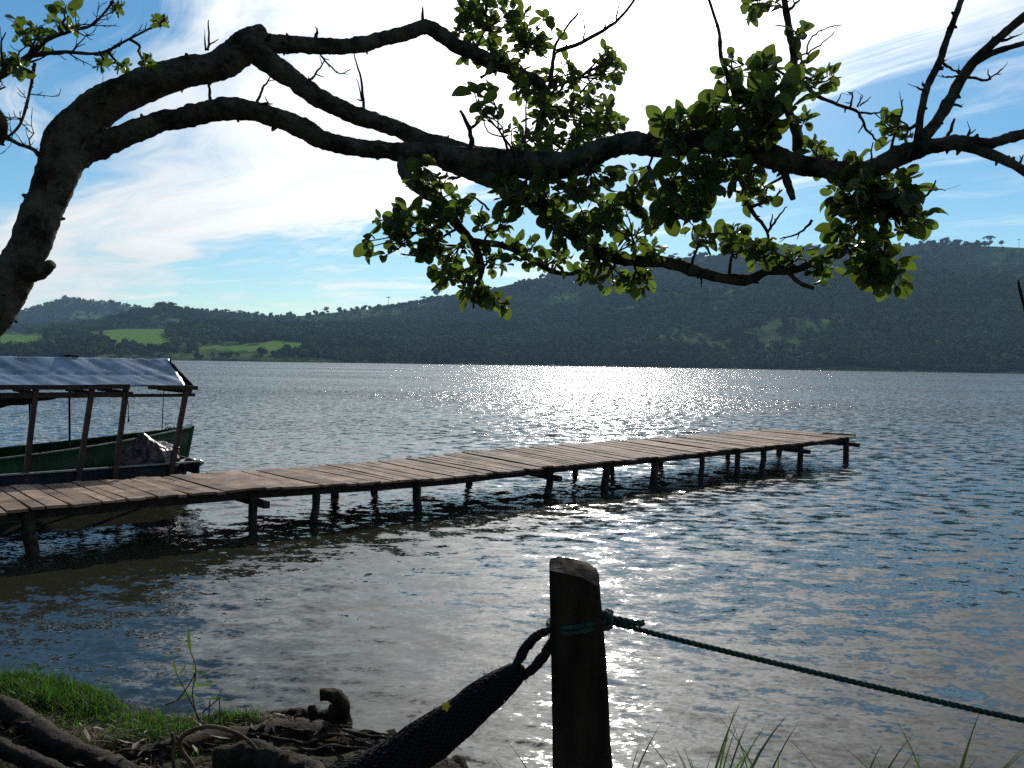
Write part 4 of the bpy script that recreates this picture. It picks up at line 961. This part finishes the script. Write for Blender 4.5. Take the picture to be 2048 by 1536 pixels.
    # rolled side flap hanging below the eave on the shaded part
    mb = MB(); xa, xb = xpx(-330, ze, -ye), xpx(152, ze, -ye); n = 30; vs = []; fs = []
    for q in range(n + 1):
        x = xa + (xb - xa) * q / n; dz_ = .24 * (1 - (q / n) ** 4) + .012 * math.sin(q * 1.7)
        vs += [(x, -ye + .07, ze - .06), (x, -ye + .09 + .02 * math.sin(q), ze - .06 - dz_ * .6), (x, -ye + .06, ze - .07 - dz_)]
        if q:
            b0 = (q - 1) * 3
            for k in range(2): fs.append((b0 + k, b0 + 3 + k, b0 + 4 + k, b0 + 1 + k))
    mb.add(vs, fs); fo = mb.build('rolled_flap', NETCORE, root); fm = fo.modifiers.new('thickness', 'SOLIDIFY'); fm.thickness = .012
    # folded corner at the gable
    mb = MB(); mb.add([(x1 - .02, -.1, zr - .04), (x1 + .16, -ye * .9, ze + .03), (x1 + .16, ye * .9, ze + .03), (x1 - .02, .1, zr - .04), (x1 + .1, -ye * .9, ze + .0), (x1 + .1, ye * .9, ze + .0)], [(0, 1, 2, 3), (1, 4, 5, 2), (0, 4, 1), (3, 2, 5), (0, 3, 5, 4)])
    mb.build('gable_flap', NETCORE, root)
    mb = MB(); x = xpx(251, ze, -ye); mb.tube([(x, -ye - .01, ze - .03), (x + .03, -ye - .03, ze - .25), (x + .035, -ye - .03, ze - .48)], [.008, .006, .006], 6)
    mb.tube([(x + .035, -ye - .03, ze - .47), (x + .035, -ye - .03, ze - .51)], [.014, .012], 6); mb.build('tie_cord', NETCORE, root)
    mb = MB(); xk = xpx(140, zr, 0); mb.tube([(xk - .13, 0, zr + .0), (xk, -.02, zr + .012), (xk + .13, 0, zr + .0)], [.012, .02, .012], 8, .3, 20, 1, resample=4); mb.build('ridge_patch', NETCORE, root)
    return root, root_m, xpx
BOAT, BM, BXPX = build_covered_boat()
def build_bundle():
    "crumpled sheet heaped over the cargo in the boat's end"
    bx = BXPX(300, .6, -.2)
    root = empty('covered_cargo', BM @ Vector((bx, -.12, .05))); root.rotation_euler = (0, 0, math.atan2(JD.y, JD.x))
    tag(root, 'crumpled mauve plastic sheet heaped over cargo in the covered boat', 'tarp bundle')
    n, k = 90, 40; vs = []; fs = []
    for i in range(n):
        a = 2 * math.pi * i / n
        for j in range(k):
            t = j / (k - 1); rr_ = math.sin(t * math.pi / 2) ** .7; z = .86 * (math.cos(t * math.pi / 2)) ** .6
            x = math.cos(a) * rr_ * .5; y = math.sin(a) * rr_ * .42
            q = Vector((x * 3.2, y * 3.2, z * 2)); f = 1 + .28 * mnoise.noise(q) + .22 * abs(mnoise.noise(q * 2.0 + Vector((5, 0, 0)))) + .14 * abs(mnoise.noise(q * 4.6)) - .14 * abs(math.sin(a * 5 + 4 * mnoise.noise(q))) - .07 * abs(math.sin(a * 11 + 6 * mnoise.noise(q * 1.5)))
            vs.append((x * f + .06 * z, y * f, max(0, z * (1 + .18 * mnoise.noise(q + Vector((0, 9, 0)))))))
    for i in range(n):
        for j in range(k - 1):
            fs.append((i * k + j, i * k + j + 1, ((i + 1) % n) * k + j + 1, ((i + 1) % n) * k + j))
    mb = MB(); mb.add(vs, fs); mb.build('sheet', BUNDLE, root)
    mb = MB(); vs = []; 
    mb.tube([(.5, -.1, .4), (.65, -.05, .44), (.8, .0, .42), (.9, .05, .4)], [.05, .07, .05, .02], 14, .6, 14, 2, resample=7); mb.build('trailing_fold', BUNDLE, root)
build_bundle()
def build_green_boat():
    L = 9.0; B = 1.5
    bow = G(382, 856, .97); root = empty('green_wooden_boat'); place(root, Vector((bow.x, bow.y, 0)) - JD * L, JD)
    tag(root, 'green wooden boat with raised pointed bow, moored behind the covered boat', 'boat')
    mb = MB(); pr = hull(mb, L, B, .58, .25, .4, 22, .7); hl = mb.build('hull', GREENP, root)
    for sy in (-1, 1):
        mb = MB()
        for (x0, xb0, b0, z0, q0), (x1, xb1, b1, z1, q1) in zip(pr[:-1], pr[1:]):
            mb.beam((x0, sy * b0, z0 + .01), (x1, sy * b1, z1 + .01), .035, .02)
        mb.build('gunwale', PALE if sy < 0 else GREENP, hl, False)
    mb = MB(); x, xb, bw, zg, zb = pr[-1]
    mb.beam((xb - .02, 0, zb - .03), (x + .03, 0, zg + .03), .05, .06, (0, 1, 0)); mb.build('stem_post', GREENP, hl, False)
    for x in (1.5, 3.2, 4.8, 6.2):
        mb = MB(); mb.beam((x, -B / 2 * .9, .42), (x, B / 2 * .9, .42), .2, .03); mb.build('bench', GREENP, root, False)
    mb = MB(); mb.box((8.1, 0, .70), (.5, 0, .08), (0, .25, 0), (0, 0, .012)); mb.build('foredeck', GREENP, root, False)
    mb = MB(); 
    for q in range(3): mb.tube([(8.75 - q * .06, -.04 + q * .03, .94), (8.72 - q * .06, .02, .99), (8.68 - q * .07, .05, .93)], [.011] * 3, 6, resample=4)
    mb.build('bow_rope_coil', ROPE, root)
build_green_boat()

# ------------------------------------------------------------------ tiny white boat far out
def build_far_boat():
    p = G(1098, 734, 0); p = Vector((p.x, p.y, 0)) * (760 / p.y); p.z = 0
    root = empty('distant_launch', p); tag(root, 'tiny white launch far out by the opposite shore', 'boat')
    mb = MB(); hull(mb, 7, 2.2, .8, .3, .5, 12, .8); o = mb.build('hull', WHITEP, root)
    mb = MB(); mb.box((3.2, 0, 1.2), (1.2, 0, 0), (0, .75, 0), (0, 0, .5)); mb.add([(1.9, -.8, 1.73), (4.5, -.8, 1.73), (4.7, .8, 1.73), (1.9, .8, 1.73), (1.9, -.8, 1.8), (4.6, -.8, 1.8), (4.6, .8, 1.8), (1.9, .8, 1.8)], [(0, 1, 2, 3), (4, 7, 6, 5), (0, 4, 5, 1), (1, 5, 6, 2), (2, 6, 7, 3), (3, 7, 4, 0)])
    mb.build('cabin', WHITEP, root, False)
build_far_boat()

# ------------------------------------------------------------------ mooring post, rope, hammock
PD = 2.2
def build_post():
    base = P(1172, 1750, PD); base.z = bz(base.x, base.y) - .1
    root = empty('mooring_post', base); tag(root, 'thick split wooden post with slanted sawn top standing on the bank', 'post')
    inv_ = Matrix.Translation(-base)
    # cross-section: flat split face towards the camera, round behind
    sec = [(-1.0, -.68), (-.93, -.76), (-.3, -.8), (.3, -.84), (.78, -.86), (.97, -.72), (1.0, -.1), (.93, .45), (.6, .85), (0, .95), (-.6, .85), (-.95, .45), (-1.0, 0)]
    lev = [(1148, 1148, 50), (1149, 1180, 50), (1152, 1240, 52), (1155, 1300, 54), (1158, 1380, 56), (1161, 1460, 57), (1165, 1536, 60), (1170, 1650, 62), (1175, 1800, 66)]
    vs = []; n = len(sec)
    for li, (cx, cy, hw) in enumerate(lev):
        c = P(cx, cy, PD); r_ = hw / F * PD
        for k, (sx, sy) in enumerate(sec):
            v = Vector((c.x + sx * r_, c.y + sy * r_, c.z))
            nz = mnoise.noise(Vector((sx * 3, sy * 3, c.z * 2.5))); v += Vector((sx, sy, 0)) * r_ * .06 * nz
            if li == 0: v.z = P(1148, 1147, PD).z + .006 - .012 * sx + .012 * (sy + .6) * (1 if sy > -.5 else 0) - (.012 if .3 < sx and sy < -.5 else 0)
            vs.append(v)
    last = P(1175, 1800, PD)
    for k in range(n): vs.append(Vector((vs[(len(lev) - 1) * n + k].x, vs[(len(lev) - 1) * n + k].y, base.z - .1)))
    fs = []
    for i in range(len(lev)):
        for k in range(n): fs.append((i * n + k, i * n + (k + 1) % n, (i + 1) * n + (k + 1) % n, (i + 1) * n + k)[::-1])
    mb = MB(); mb.add(vs, fs); o = mb.build('shaft', POST, root, True); o.matrix_parent_inverse = inv_
    top = vs[:n]; c = sum(top, Vector()) / n; c.z += .003
    mb = MB(); ring2 = [q.lerp(c, .5) + Vector((0, 0, random.uniform(-.003, .005))) for q in top]
    mb.add(list(top) + ring2 + [c], [(k, (k + 1) % n, n + (k + 1) % n, n + k) for k in range(n)] + [(n + k, n + (k + 1) % n, 2 * n) for k in range(n)])
    o = mb.build('sawn_top', POSTTOP, o, False)
    return root
POST1 = build_post()
def second_post():
    q = P(2400, 1510, 1.86) - P(1153, 1250, PD); c = POST1.copy(); COL.objects.link(c); c.location = POST1.location + q
    tag(c, 'wooden post holding the far end of the green rope', 'post')
    for ch in POST1.children:
        k = ch.copy(); COL.objects.link(k); k.parent = c; k.matrix_parent_inverse = Matrix.Translation(-POST1.location)
        for g in ch.children:
            e = g.copy(); COL.objects.link(e); e.parent = k
    c.rotation_euler = (0, 0, 0)
second_post()
def build_sapling():
    d = 2.6; b = P(2190, 1500, d); base = Vector((b.x, b.y, bz(b.x, b.y))); root = empty('bare_sapling', base); tag(root, 'thin leafless sapling tip poking up beside the lake view', 'sapling')
    pts = [base - Vector((0, 0, .05)), base.lerp(P(2150, 1100, d), .6), P(2130, 900, d), P(2085, 740, d), P(2060, 650, d), P(2045, 600, d), P(2036, 560, d)]
    mb = MB(); mb.tube(pts, [.014, .012, .01, .008, .006, .005, .003], 7, .25, 40, 1, resample=5)
    for i, dv in ((2, Vector((.12, .03, .16))), (3, Vector((.1, -.04, .12)))): mb.tube([pts[i], pts[i] + dv * .6, pts[i] + dv + Vector((0, 0, .05))], [.006, .004, .002], 5, resample=3)
    o = mb.build('stem', TWIG, root); o.matrix_parent_inverse = Matrix.Translation(-base)
build_sapling()
def twisted(mb, pts, r_, strands=3, pitch=.05, seg=6, n=10):
    pp, _ = spline([Vector(p) for p in pts], [r_] * len(pts), n)
    # resample evenly
    out = [pp[0]]
    for q in pp[1:]:
        dv = q - out[-1]
        while dv.length > pitch / 8:
            out.append(out[-1] + dv.normalized() * (pitch / 8)); dv = q - out[-1]
    t = (out[1] - out[0]).normalized(); nrm = t.orthogonal().normalized(); fr = []
    for i in range(len(out)):
        t2 = (out[min(i + 1, len(out) - 1)] - out[max(i - 1, 0)]).normalized(); nrm = (nrm - t2 * nrm.dot(t2)).normalized(); fr.append((nrm.copy(), t2.cross(nrm)))
    for s_ in range(strands):
        path = []
        for i, q in enumerate(out):
            a = 2 * math.pi * (i / 8 + s_ / strands); path.append(q + (fr[i][0] * math.cos(a) + fr[i][1] * math.sin(a)) * r_ * .5)
        mb.tube(path, [r_ * .58] * len(path), seg)
def build_rope():
    root = empty('mooring_rope', P(1215, 1240, PD)); tag(root, 'dark green twisted rope knotted round the post and stretched out to one side', 'rope')
    inv_ = Matrix.Translation(-root.location)
    def part(mb, name):
        o = mb.build(name, ROPE, root); o.matrix_parent_inverse = inv_
    mb = MB(); twisted(mb, [P(1205, 1238, PD), P(1235, 1248, PD - .01), P(1400, 1290, 2.16), P(1600, 1338, 2.1), P(1800, 1385, 2.04), P(2060, 1443, 1.96), P(2400, 1510, 1.86)], .0072, pitch=.045); part(mb, 'taut_line')
    mb = MB(); twisted(mb, [P(1212, 1236, PD - .02), P(1240, 1240, PD - .03), P(1270, 1246, PD - .03), P(1292, 1246, PD - .03)], .0085, pitch=.045); part(mb, 'loose_end')
    # wraps round the post
    for dz_, dy_ in ((0, 0), (.014, .006)):
        pts = []
        for k in range(21):
            a = 2 * math.pi * k / 20; c = P(1153, 1250, PD)
            pts.append(c + Vector((math.cos(a) * .0715, math.sin(a) * .067 - (0.0 if math.sin(a) > 0 else -.008), dz_ + .012 * math.cos(a))))
        mb = MB(); twisted(mb, pts, .0065, n=4, pitch=.045); part(mb, 'wrap')
    mb = MB(); random.seed(8)
    c = P(1212, 1240, PD - .03); pts = [c + Vector((.014 * math.sin(k * 1.9), .014 * math.cos(k * 1.3), .02 * math.sin(k * 1.1 + 1))) for k in range(12)]
    twisted(mb, pts, .008, n=5, pitch=.045); part(mb, 'knot')
build_rope()
def build_hammock():
    root = empty('net_hammock', P(880, 1450, 2.2)); tag(root, 'bunched black net hammock slung from the post', 'hammock')
    inv_ = Matrix.Translation(-root.location)
    def part(mb, name, mat, sm=True):
        o = mb.build(name, mat, root, sm); o.matrix_parent_inverse = inv_
    cl = [(1050, 1338, 10, 2.2), (1030, 1348, 26, 2.2), (990, 1378, 37, 2.2), (940, 1418, 44, 2.2), (885, 1462, 50, 2.2), (800, 1520, 56, 2.2), (700, 1578, 62, 2.2), (560, 1640, 66, 2.2), (380, 1690, 60, 2.2), (150, 1770, 34, 2.25)]
    pts = [P(x, y, d) for x, y, h_, d in cl]; rad = [h_ * .87 / F * d for x, y, h_, d in cl]
    pp, rr_ = spline(pts, rad, 12)
    mb = MB(); mb.tube(pp, [q * .9 for q in rr_], 20, .12, 16, 3); part(mb, 'folded_net', NETCORE)
    # diamond mesh of cords lying on the bunched net
    fr = []; t = (pp[1] - pp[0]).normalized(); nrm = t.orthogonal().normalized()
    for i in range(len(pp)):
        t2 = (pp[min(i + 1, len(pp) - 1)] - pp[max(i - 1, 0)]).normalized(); nrm = (nrm - t2 * nrm.dot(t2)).normalized(); fr.append((nrm.copy(), t2.cross(nrm)))
    cum = [0]
    for i in range(1, len(pp)): cum.append(cum[-1] + (pp[i] - pp[i - 1]).length)
    mb = MB(); NS = 26; total = cum[-1]
    def at(s_, a):
        i = int(np.searchsorted(cum, s_)); i = min(max(i, 1), len(pp) - 1); f = (s_ - cum[i - 1]) / max(1e-9, cum[i] - cum[i - 1])
        p = pp[i - 1].lerp(pp[i], f); r_ = rr_[i - 1] * (1 - f) + rr_[i] * f; nn = fr[i - 1][0].lerp(fr[i][0], f); bb = fr[i - 1][1].lerp(fr[i][1], f)
        dv = nn * math.cos(a) + bb * math.sin(a); q = p + dv * r_
        return p + dv * r_ * (.96 + .13 * (mnoise.noise(q * 16 + Vector((3, 0, 0)))) + .03 * math.sin(a * 9 + s_ * 30))
    for dirn in (-1, 1):
        for q in range(NS):
            path = []; s_ = .01
            while s_ < total * .86:
                a = 2 * math.pi * q / NS + dirn * (s_ * 13 + .08 * math.sin(s_ * 90 + q)); path.append(at(s_, a)); s_ += .009
            mb.tube(path, [.0016] * len(path), 4)
    part(mb, 'netting', NET)
    mb = MB(); e0 = pp[-1]; e1 = BR['trunk'][0][26]; twisted(mb, [pp[-4], e0, e0.lerp(e1, .5) - Vector((0, 0, .12)), e1], .009, pitch=.06); part(mb, 'tie_rope', NET)
    random.seed(14)
    for path in ([P(1106, 1258, 2.17), P(1080, 1268, 2.17), P(1055, 1290, 2.18), P(1038, 1320, 2.19), P(1025, 1345, 2.2)], [P(1110, 1268, 2.2), P(1095, 1300, 2.2), P(1075, 1328, 2.2), P(1045, 1355, 2.2)]):
        mb = MB(); mb.tube(path, [.008, .0115, .013, .0115, .01], 10, .3, 60, 2, resample=8) if len(path) == 5 else mb.tube(path, [.009, .013, .0125, .011], 10, .3, 60, 2, resample=8)
        pq, rq = spline([Vector(q) for q in path], [.012] * len(path), 8)
        for _ in range(70):
            i = random.randrange(len(pq)); dv = Vector((random.gauss(0, 1), random.gauss(0, 1), random.gauss(0, 1))).normalized()
            mb.tube([pq[i] + dv * .009, pq[i] + dv * .02 + Vector((0, 0, random.gauss(0, .004)))], [.0009, .0005], 3)
        part(mb, 'end_loop', NET)
    mb = MB()
    for _ in range(140):
        s_ = random.uniform(.0, total * .7); a = random.uniform(0, 6.28); q = at(s_, a); i = int(np.searchsorted(cum, s_)); c = pp[min(i, len(pp) - 1)]; dv = (q - c).normalized()
        l_ = random.uniform(.006, .02); mb.tube([q, q + dv * l_ * .6 + Vector((random.gauss(0, .004), 0, random.gauss(0, .004))), q + dv * l_ + Vector((random.gauss(0, .008), 0, random.gauss(0, .008)))], [.001, .0008, .0005], 3)
    part(mb, 'frayed_threads', NET)
build_hammock()
def build_flower():
    c = P(892, 1412, 2.17); root = empty('fallen_blossom', c); tag(root, 'small yellow blossom resting on the black hammock net', 'flower')
    for k in range(5):
        mb = MB(); a = k * 1.256; d = Vector((math.cos(a), math.sin(a) * .4, math.sin(a))) * .011; o = d.cross(Vector((0, 1, 0))).normalized() * .005
        mb.add([(0, 0, 0), d * .6 + o, d * 1.1 + Vector((0, -.003, 0)), d * .6 - o], [(0, 1, 2), (0, 2, 3)]); mb.build('petal', YELLOW, root)
    mb = MB(); mb.tube([(0, 0, -.003), (0, -.003, 0), (0, 0, .004)], [.002, .004, .002], 6); mb.build('heart', YELLOW, root)
build_flower()

# ------------------------------------------------------------------ vine hoop and weeds on the bank
def build_vine():
    pts = [(400, 1560), (380, 1525), (362, 1500), (360, 1482), (374, 1466), (408, 1454), (440, 1456), (480, 1470), (510, 1495), (530, 1530), (545, 1570)]
    d = 3.85; root = empty('arched_vine', P(400, 1560, d)); tag(root, 'bare brown vine arching in a hoop over the exposed roots', 'vine')
    mb = MB(); mb.tube([P(x, y, d + .03 * math.sin(i)) for i, (x, y) in enumerate(pts)], [.0115, .012, .0115, .011, .0105, .01, .0095, .009, .0085, .008, .008], 8, .2, 40, 1, resample=6)
    o = mb.build('stem', VINE, root); o.matrix_parent_inverse = Matrix.Translation(-root.location)
    mb = MB(); mb.tube([P(344, 1465, d), P(348, 1490, d), P(346, 1515, d), P(352, 1560, d)], [.008, .009, .008, .008], 8, .2, 40, 1, resample=6)
    o = mb.build('stem', VINE, root); o.matrix_parent_inverse = Matrix.Translation(-root.location)
build_vine()
def blade_mesh(name, seed):
    "unit-height grass blade rising along Z, bending towards +X"
    rs = random.Random(seed); bend = rs.uniform(.1, .5); vs = []; fs = []; n = 7
    for i in range(n + 1):
        t = i / n; w_ = (.016 * (1 - t ** 2.2) + .0012) * (0.75 + .5 * math.sin(min(1, t * 1.6) * math.pi / 2)); x = bend * t ** 2.2; z = t - .12 * bend * t ** 3
        vs += [(x, -w_, z), (x - .006 * (1 - t), 0, z), (x, w_, z)]
        if i:
            b = (i - 1) * 3; fs += [(b, b + 1, b + 4, b + 3), (b + 1, b + 2, b + 5, b + 4)]
    mb = MB(); mb.add(vs, fs); me = mb.mesh(name); me.materials.append(REED); return me
BLADES = [blade_mesh('blade', q) for q in range(6)]
def clump(px, py_top, d, nb, hgt, spread, label, group=None, fan=.35, seed=0, sil=None):
    random.seed(seed + int(px)); x, y, _ = px, 0, 0
    b = P(px, 1536, d); z = bz(b.x, b.y); root = empty('grass_clump', (b.x, b.y, z)); tag(root, label, 'grass clump', group)
    topz = P(px, py_top, d).z; h0 = topz - z
    for k in range(nb):
        o = link('blade', BLADES[random.randrange(6)], root)
        h = h0 * (1.0 if k == 0 else random.uniform(.78, 1.05)); az_ = random.choice((0, math.pi)) + random.gauss(0, .6)
        o.location = (random.gauss(0, spread), random.gauss(0, spread), -.01); tilt = abs(random.gauss(0, fan * .42))
        o.rotation_euler = (0, tilt, az_); wk = random.uniform(.55, 1.0)
        o.scale = (h, h * min(wk, 1.2), h)
    return root
CLUMPS = [(1238, 1435, 3.2, 7, 'thin dark grass sprig growing beside the foot of the post'),
          (1420, 1415, 3.1, 16, 'dense clump of pointed grass blades between the post and the taller spray'),
          (1530, 1425, 3.05, 15, 'tall spray of broad grass blades, the fullest on the bank edge'),
          (1665, 1480, 3.05, 4, 'short sparse grass sprig under the sagging rope'),
          (1712, 1450, 3.0, 5, 'slim upright grass sprig with a reddish lower stem under the rope'),
          (1828, 1450, 3.0, 6, 'bent grass clump with a crossing blade near the rope'),
          (1905, 1410, 2.95, 6, 'tall thin grass stalks reaching up to the rope'),
          (1765, 1500, 3.0, 4, 'lowest grass sprig just showing above the bank edge')]
for q, (px, yt, d, nb, lb) in enumerate(CLUMPS): clump(px, yt + 14, d + .3, int(nb * 1.4), 0, .04, lb, 'grass clumps on the bank edge', seed=q)
for q, (px, yt) in enumerate(((935, 1470), (1105, 1505))):
    clump(px, yt, 3.1, 2, 0, .012, ('single dark grass stalk rising beside the hammock', 'tiny grass tip at the foot of the post')[q], 'grass clumps on the bank edge', fan=.15, seed=40 + q)
def build_weed():
    base = GB(402, 1452); root = empty('waterside_weed', base); tag(root, 'straggly green weed with bamboo-like leaves at the water edge', 'weed')
    inv_ = Matrix.Translation(-base); d = to_px(base)[2]
    stems = [[(405, 1450), (380, 1400), (365, 1370), (352, 1345)], [(400, 1452), (385, 1390), (392, 1340), (380, 1300)], [(420, 1455), (418, 1430), (420, 1400)], [(440, 1455), (440, 1420), (438, 1390)], [(330, 1410), (360, 1395), (392, 1345)], [(405, 1425), (440, 1395)]]
    for st in stems:
        mb = MB(); mb.tube([P(x, y, d) for x, y in st], [.004, .0035, .003, .0025][:len(st)], 5, resample=4); o = mb.build('stem', VINE, root); o.matrix_parent_inverse = inv_
    random.seed(4)
    for (x, y, ax, ay, l) in [(352, 1345, -.2, 1, .14), (365, 1372, -1, .1, .13), (380, 1300, -.15, 1, .2), (388, 1345, .1, -1, .15), (395, 1372, 1, .1, .15), (375, 1390, -1, -.5, .12), (372, 1382, .7, -.4, .14), (420, 1400, .5, .3, .07), (424, 1398, 1, .1, .08), (438, 1392, .2, 1, .07), (436, 1398, -1, .1, .06), (440, 1398, 1, .2, .06), (360, 1350, .5, .9, .13), (385, 1330, .3, -1, .14), (400, 1352, .8, .5, .1)]:
        o = link('leaf', BLADES[random.randrange(6)], root); dirv = (right * ax + up * ay).normalized(); dirv = (dirv + fwd * random.gauss(0, .2)).normalized()
        o.matrix_parent_inverse = inv_; xa = dirv.orthogonal().normalized(); Mx = Matrix((xa * l, fwd.cross(dirv).cross(dirv).normalized() * l, dirv * l))
        za = dirv; ya = za.cross(fwd).normalized(); xa = ya.cross(za)
        l *= .62; o.matrix_basis = Matrix.Translation(P(x, y, d)) @ Matrix((xa * l, ya * l * 4, za * l)).transposed().to_4x4()
build_weed()

# ------------------------------------------------------------------ single trees standing on the far ridge
RIDGE_LEAF = pmat('ridge_foliage', (0.035, 0.055, 0.02), 1.0, 0.0)
RIDGE_WOOD = pmat('ridge_trunk', (0.06, 0.05, 0.04), 1.0, 0.0)
def far_tree_parts(kind, seed):
    rs = random.Random(seed); tr = MB()
    if kind == 'palm':
        tr.tube([(0, 0, -.1), (.02, 0, .5), (.04, 0, .88)], [.022, .017, .014], 5); cr = MB()
        for k in range(12):
            a = k * 2.4; d = Vector((math.cos(a), math.sin(a), 0)); c = Vector((.04, 0, .88)); sd = Vector((-d.y, d.x, 0)) * .025
            p1 = c + d * .13 + Vector((0, 0, rs.uniform(.03, .12))); p2 = c + d * .26 + Vector((0, 0, rs.uniform(-.1, .04)))
            cr.add([c - sd * .5, c + sd * .5, p1 + sd, p1 - sd, p2], [(0, 1, 2, 3), (3, 2, 4)])
        return tr.mesh('trunk'), cr.mesh('crown', False)
    tr.tube([(0, 0, -.1), (.015, 0, .3), (0, 0, .6)], [.035, .025, .015], 5)
    for k in range(3):
        a = rs.uniform(0, 6.28); tr.tube([(0, 0, .35 + .08 * k), (math.cos(a) * .2, math.sin(a) * .2, .6 + .06 * k)], [.014, .006], 4)
    if kind == 'flat':
        cr = crown_mesh('crown', seed, .5, 1, 90)
        for v in cr.vertices: v.co = Vector((v.co.x * .95, v.co.y * .95, .42 + v.co.z * .58))
    else:
        cr = crown_mesh('crown', seed, 1.1, 1, 90)
        for v in cr.vertices: v.co = Vector((v.co.x * .75, v.co.y * .75, .3 + v.co.z * .7))
    return tr.mesh('trunk'), cr
KINDS = {}
for kd, sd in (('palm', 1), ('flat', 2), ('flat2', 5), ('tall', 3), ('tall2', 6)):
    t_, c_ = far_tree_parts(kd.rstrip('2'), sd); t_.materials.append(RIDGE_WOOD); c_.materials.append(RIDGE_LEAF); KINDS[kd] = (t_, c_)
def ridge_tree(px, hpx, kind, label, group='trees standing out along the far ridge', nm='ridge_tree'):
    az = math.atan((px - 1024) / F); rs_ = np.linspace(1000, 2800, 500); z = terrain(np.full(500, az), rs_)
    i = int(np.argmax((z - H) / rs_)); r = rs_[i]; root = empty(nm, (r * math.sin(az), r * math.cos(az), z[i] - .5)); s_ = (hpx + 9) / F * r
    tag(root, label, 'tree', group)
    for name, me in zip(('trunk', 'crown'), KINDS[kind]):
        o = link(name, me, root); o.scale = (s_, s_, s_)
    root.rotation_euler = (0, 0, px * .37)
random.seed(31)
ridge_tree(775, 14, 'palm', 'lone tall palm standing alone in the dip of the far ridge', nm='ridge_palm')
ridge_tree(2030, 6, 'palm', 'lone palm at the edge of the high ridge beyond the bushy crown', nm='ridge_palm')
ridge_tree(1970, 12, 'flat', 'broad bushy tree crown on the high ridge beside the lone palm')
ridge_tree(872, 16, 'tall2', 'thin tall tree on the rising ridge beside the hanging leaves')
for px, hh, kd in ((312, 6, 'tall'), (323, 7, 'tall2'), (346, 6, 'flat'), (372, 3, 'tall2'), (430, 3, 'tall')):
    ridge_tree(px, hh, kd, 'small spreading tree on the low ridge above the bright pastures', 'trees on the low ridge above the pastures')
for px in (398, 407, 452, 481, 516, 648, 655, 731, 846):
    ridge_tree(px + random.uniform(-4, 4), random.uniform(0, 6), random.choice(('flat', 'flat2', 'tall', 'tall2')), 'small dark tree on the saddle of the far ridge', 'trees on the ridge saddle')
for px in (1345, 1382, 1635, 1888, 1906, 1911, 1948, 1996):
    ridge_tree(px + random.uniform(-3, 3), random.uniform(0, 6), random.choice(('flat', 'flat2', 'tall', 'tall2')), 'small dark tree on the crest of the high wooded hill', 'trees on the high crest')

# ------------------------------------------------------------------ haze
def build_haze():
    mb = MB(); mb.box((0, 1500, 148), (3600, 0, 0), (0, 1950, 0), (0, 0, 154))
    me = mb.mesh('haze', False); ob = link('haze', me); mt = bpy.data.materials.new('thin_haze'); mt.use_nodes = True; t = NT(mt.node_tree)
    v = t.n('ShaderNodeVolumePrincipled'); o = t.n('ShaderNodeOutputMaterial'); t.put(o.inputs['Volume'], v.outputs[0])
    v.inputs['Color'].default_value = c4(0.42, 0.66, 1.0); v.inputs['Density'].default_value = 0.00009; v.inputs['Anisotropy'].default_value = 0.1
    me.materials.append(mt); tag(ob, 'thin blue haze over the lake and hills', 'haze', kind='stuff')
build_haze()
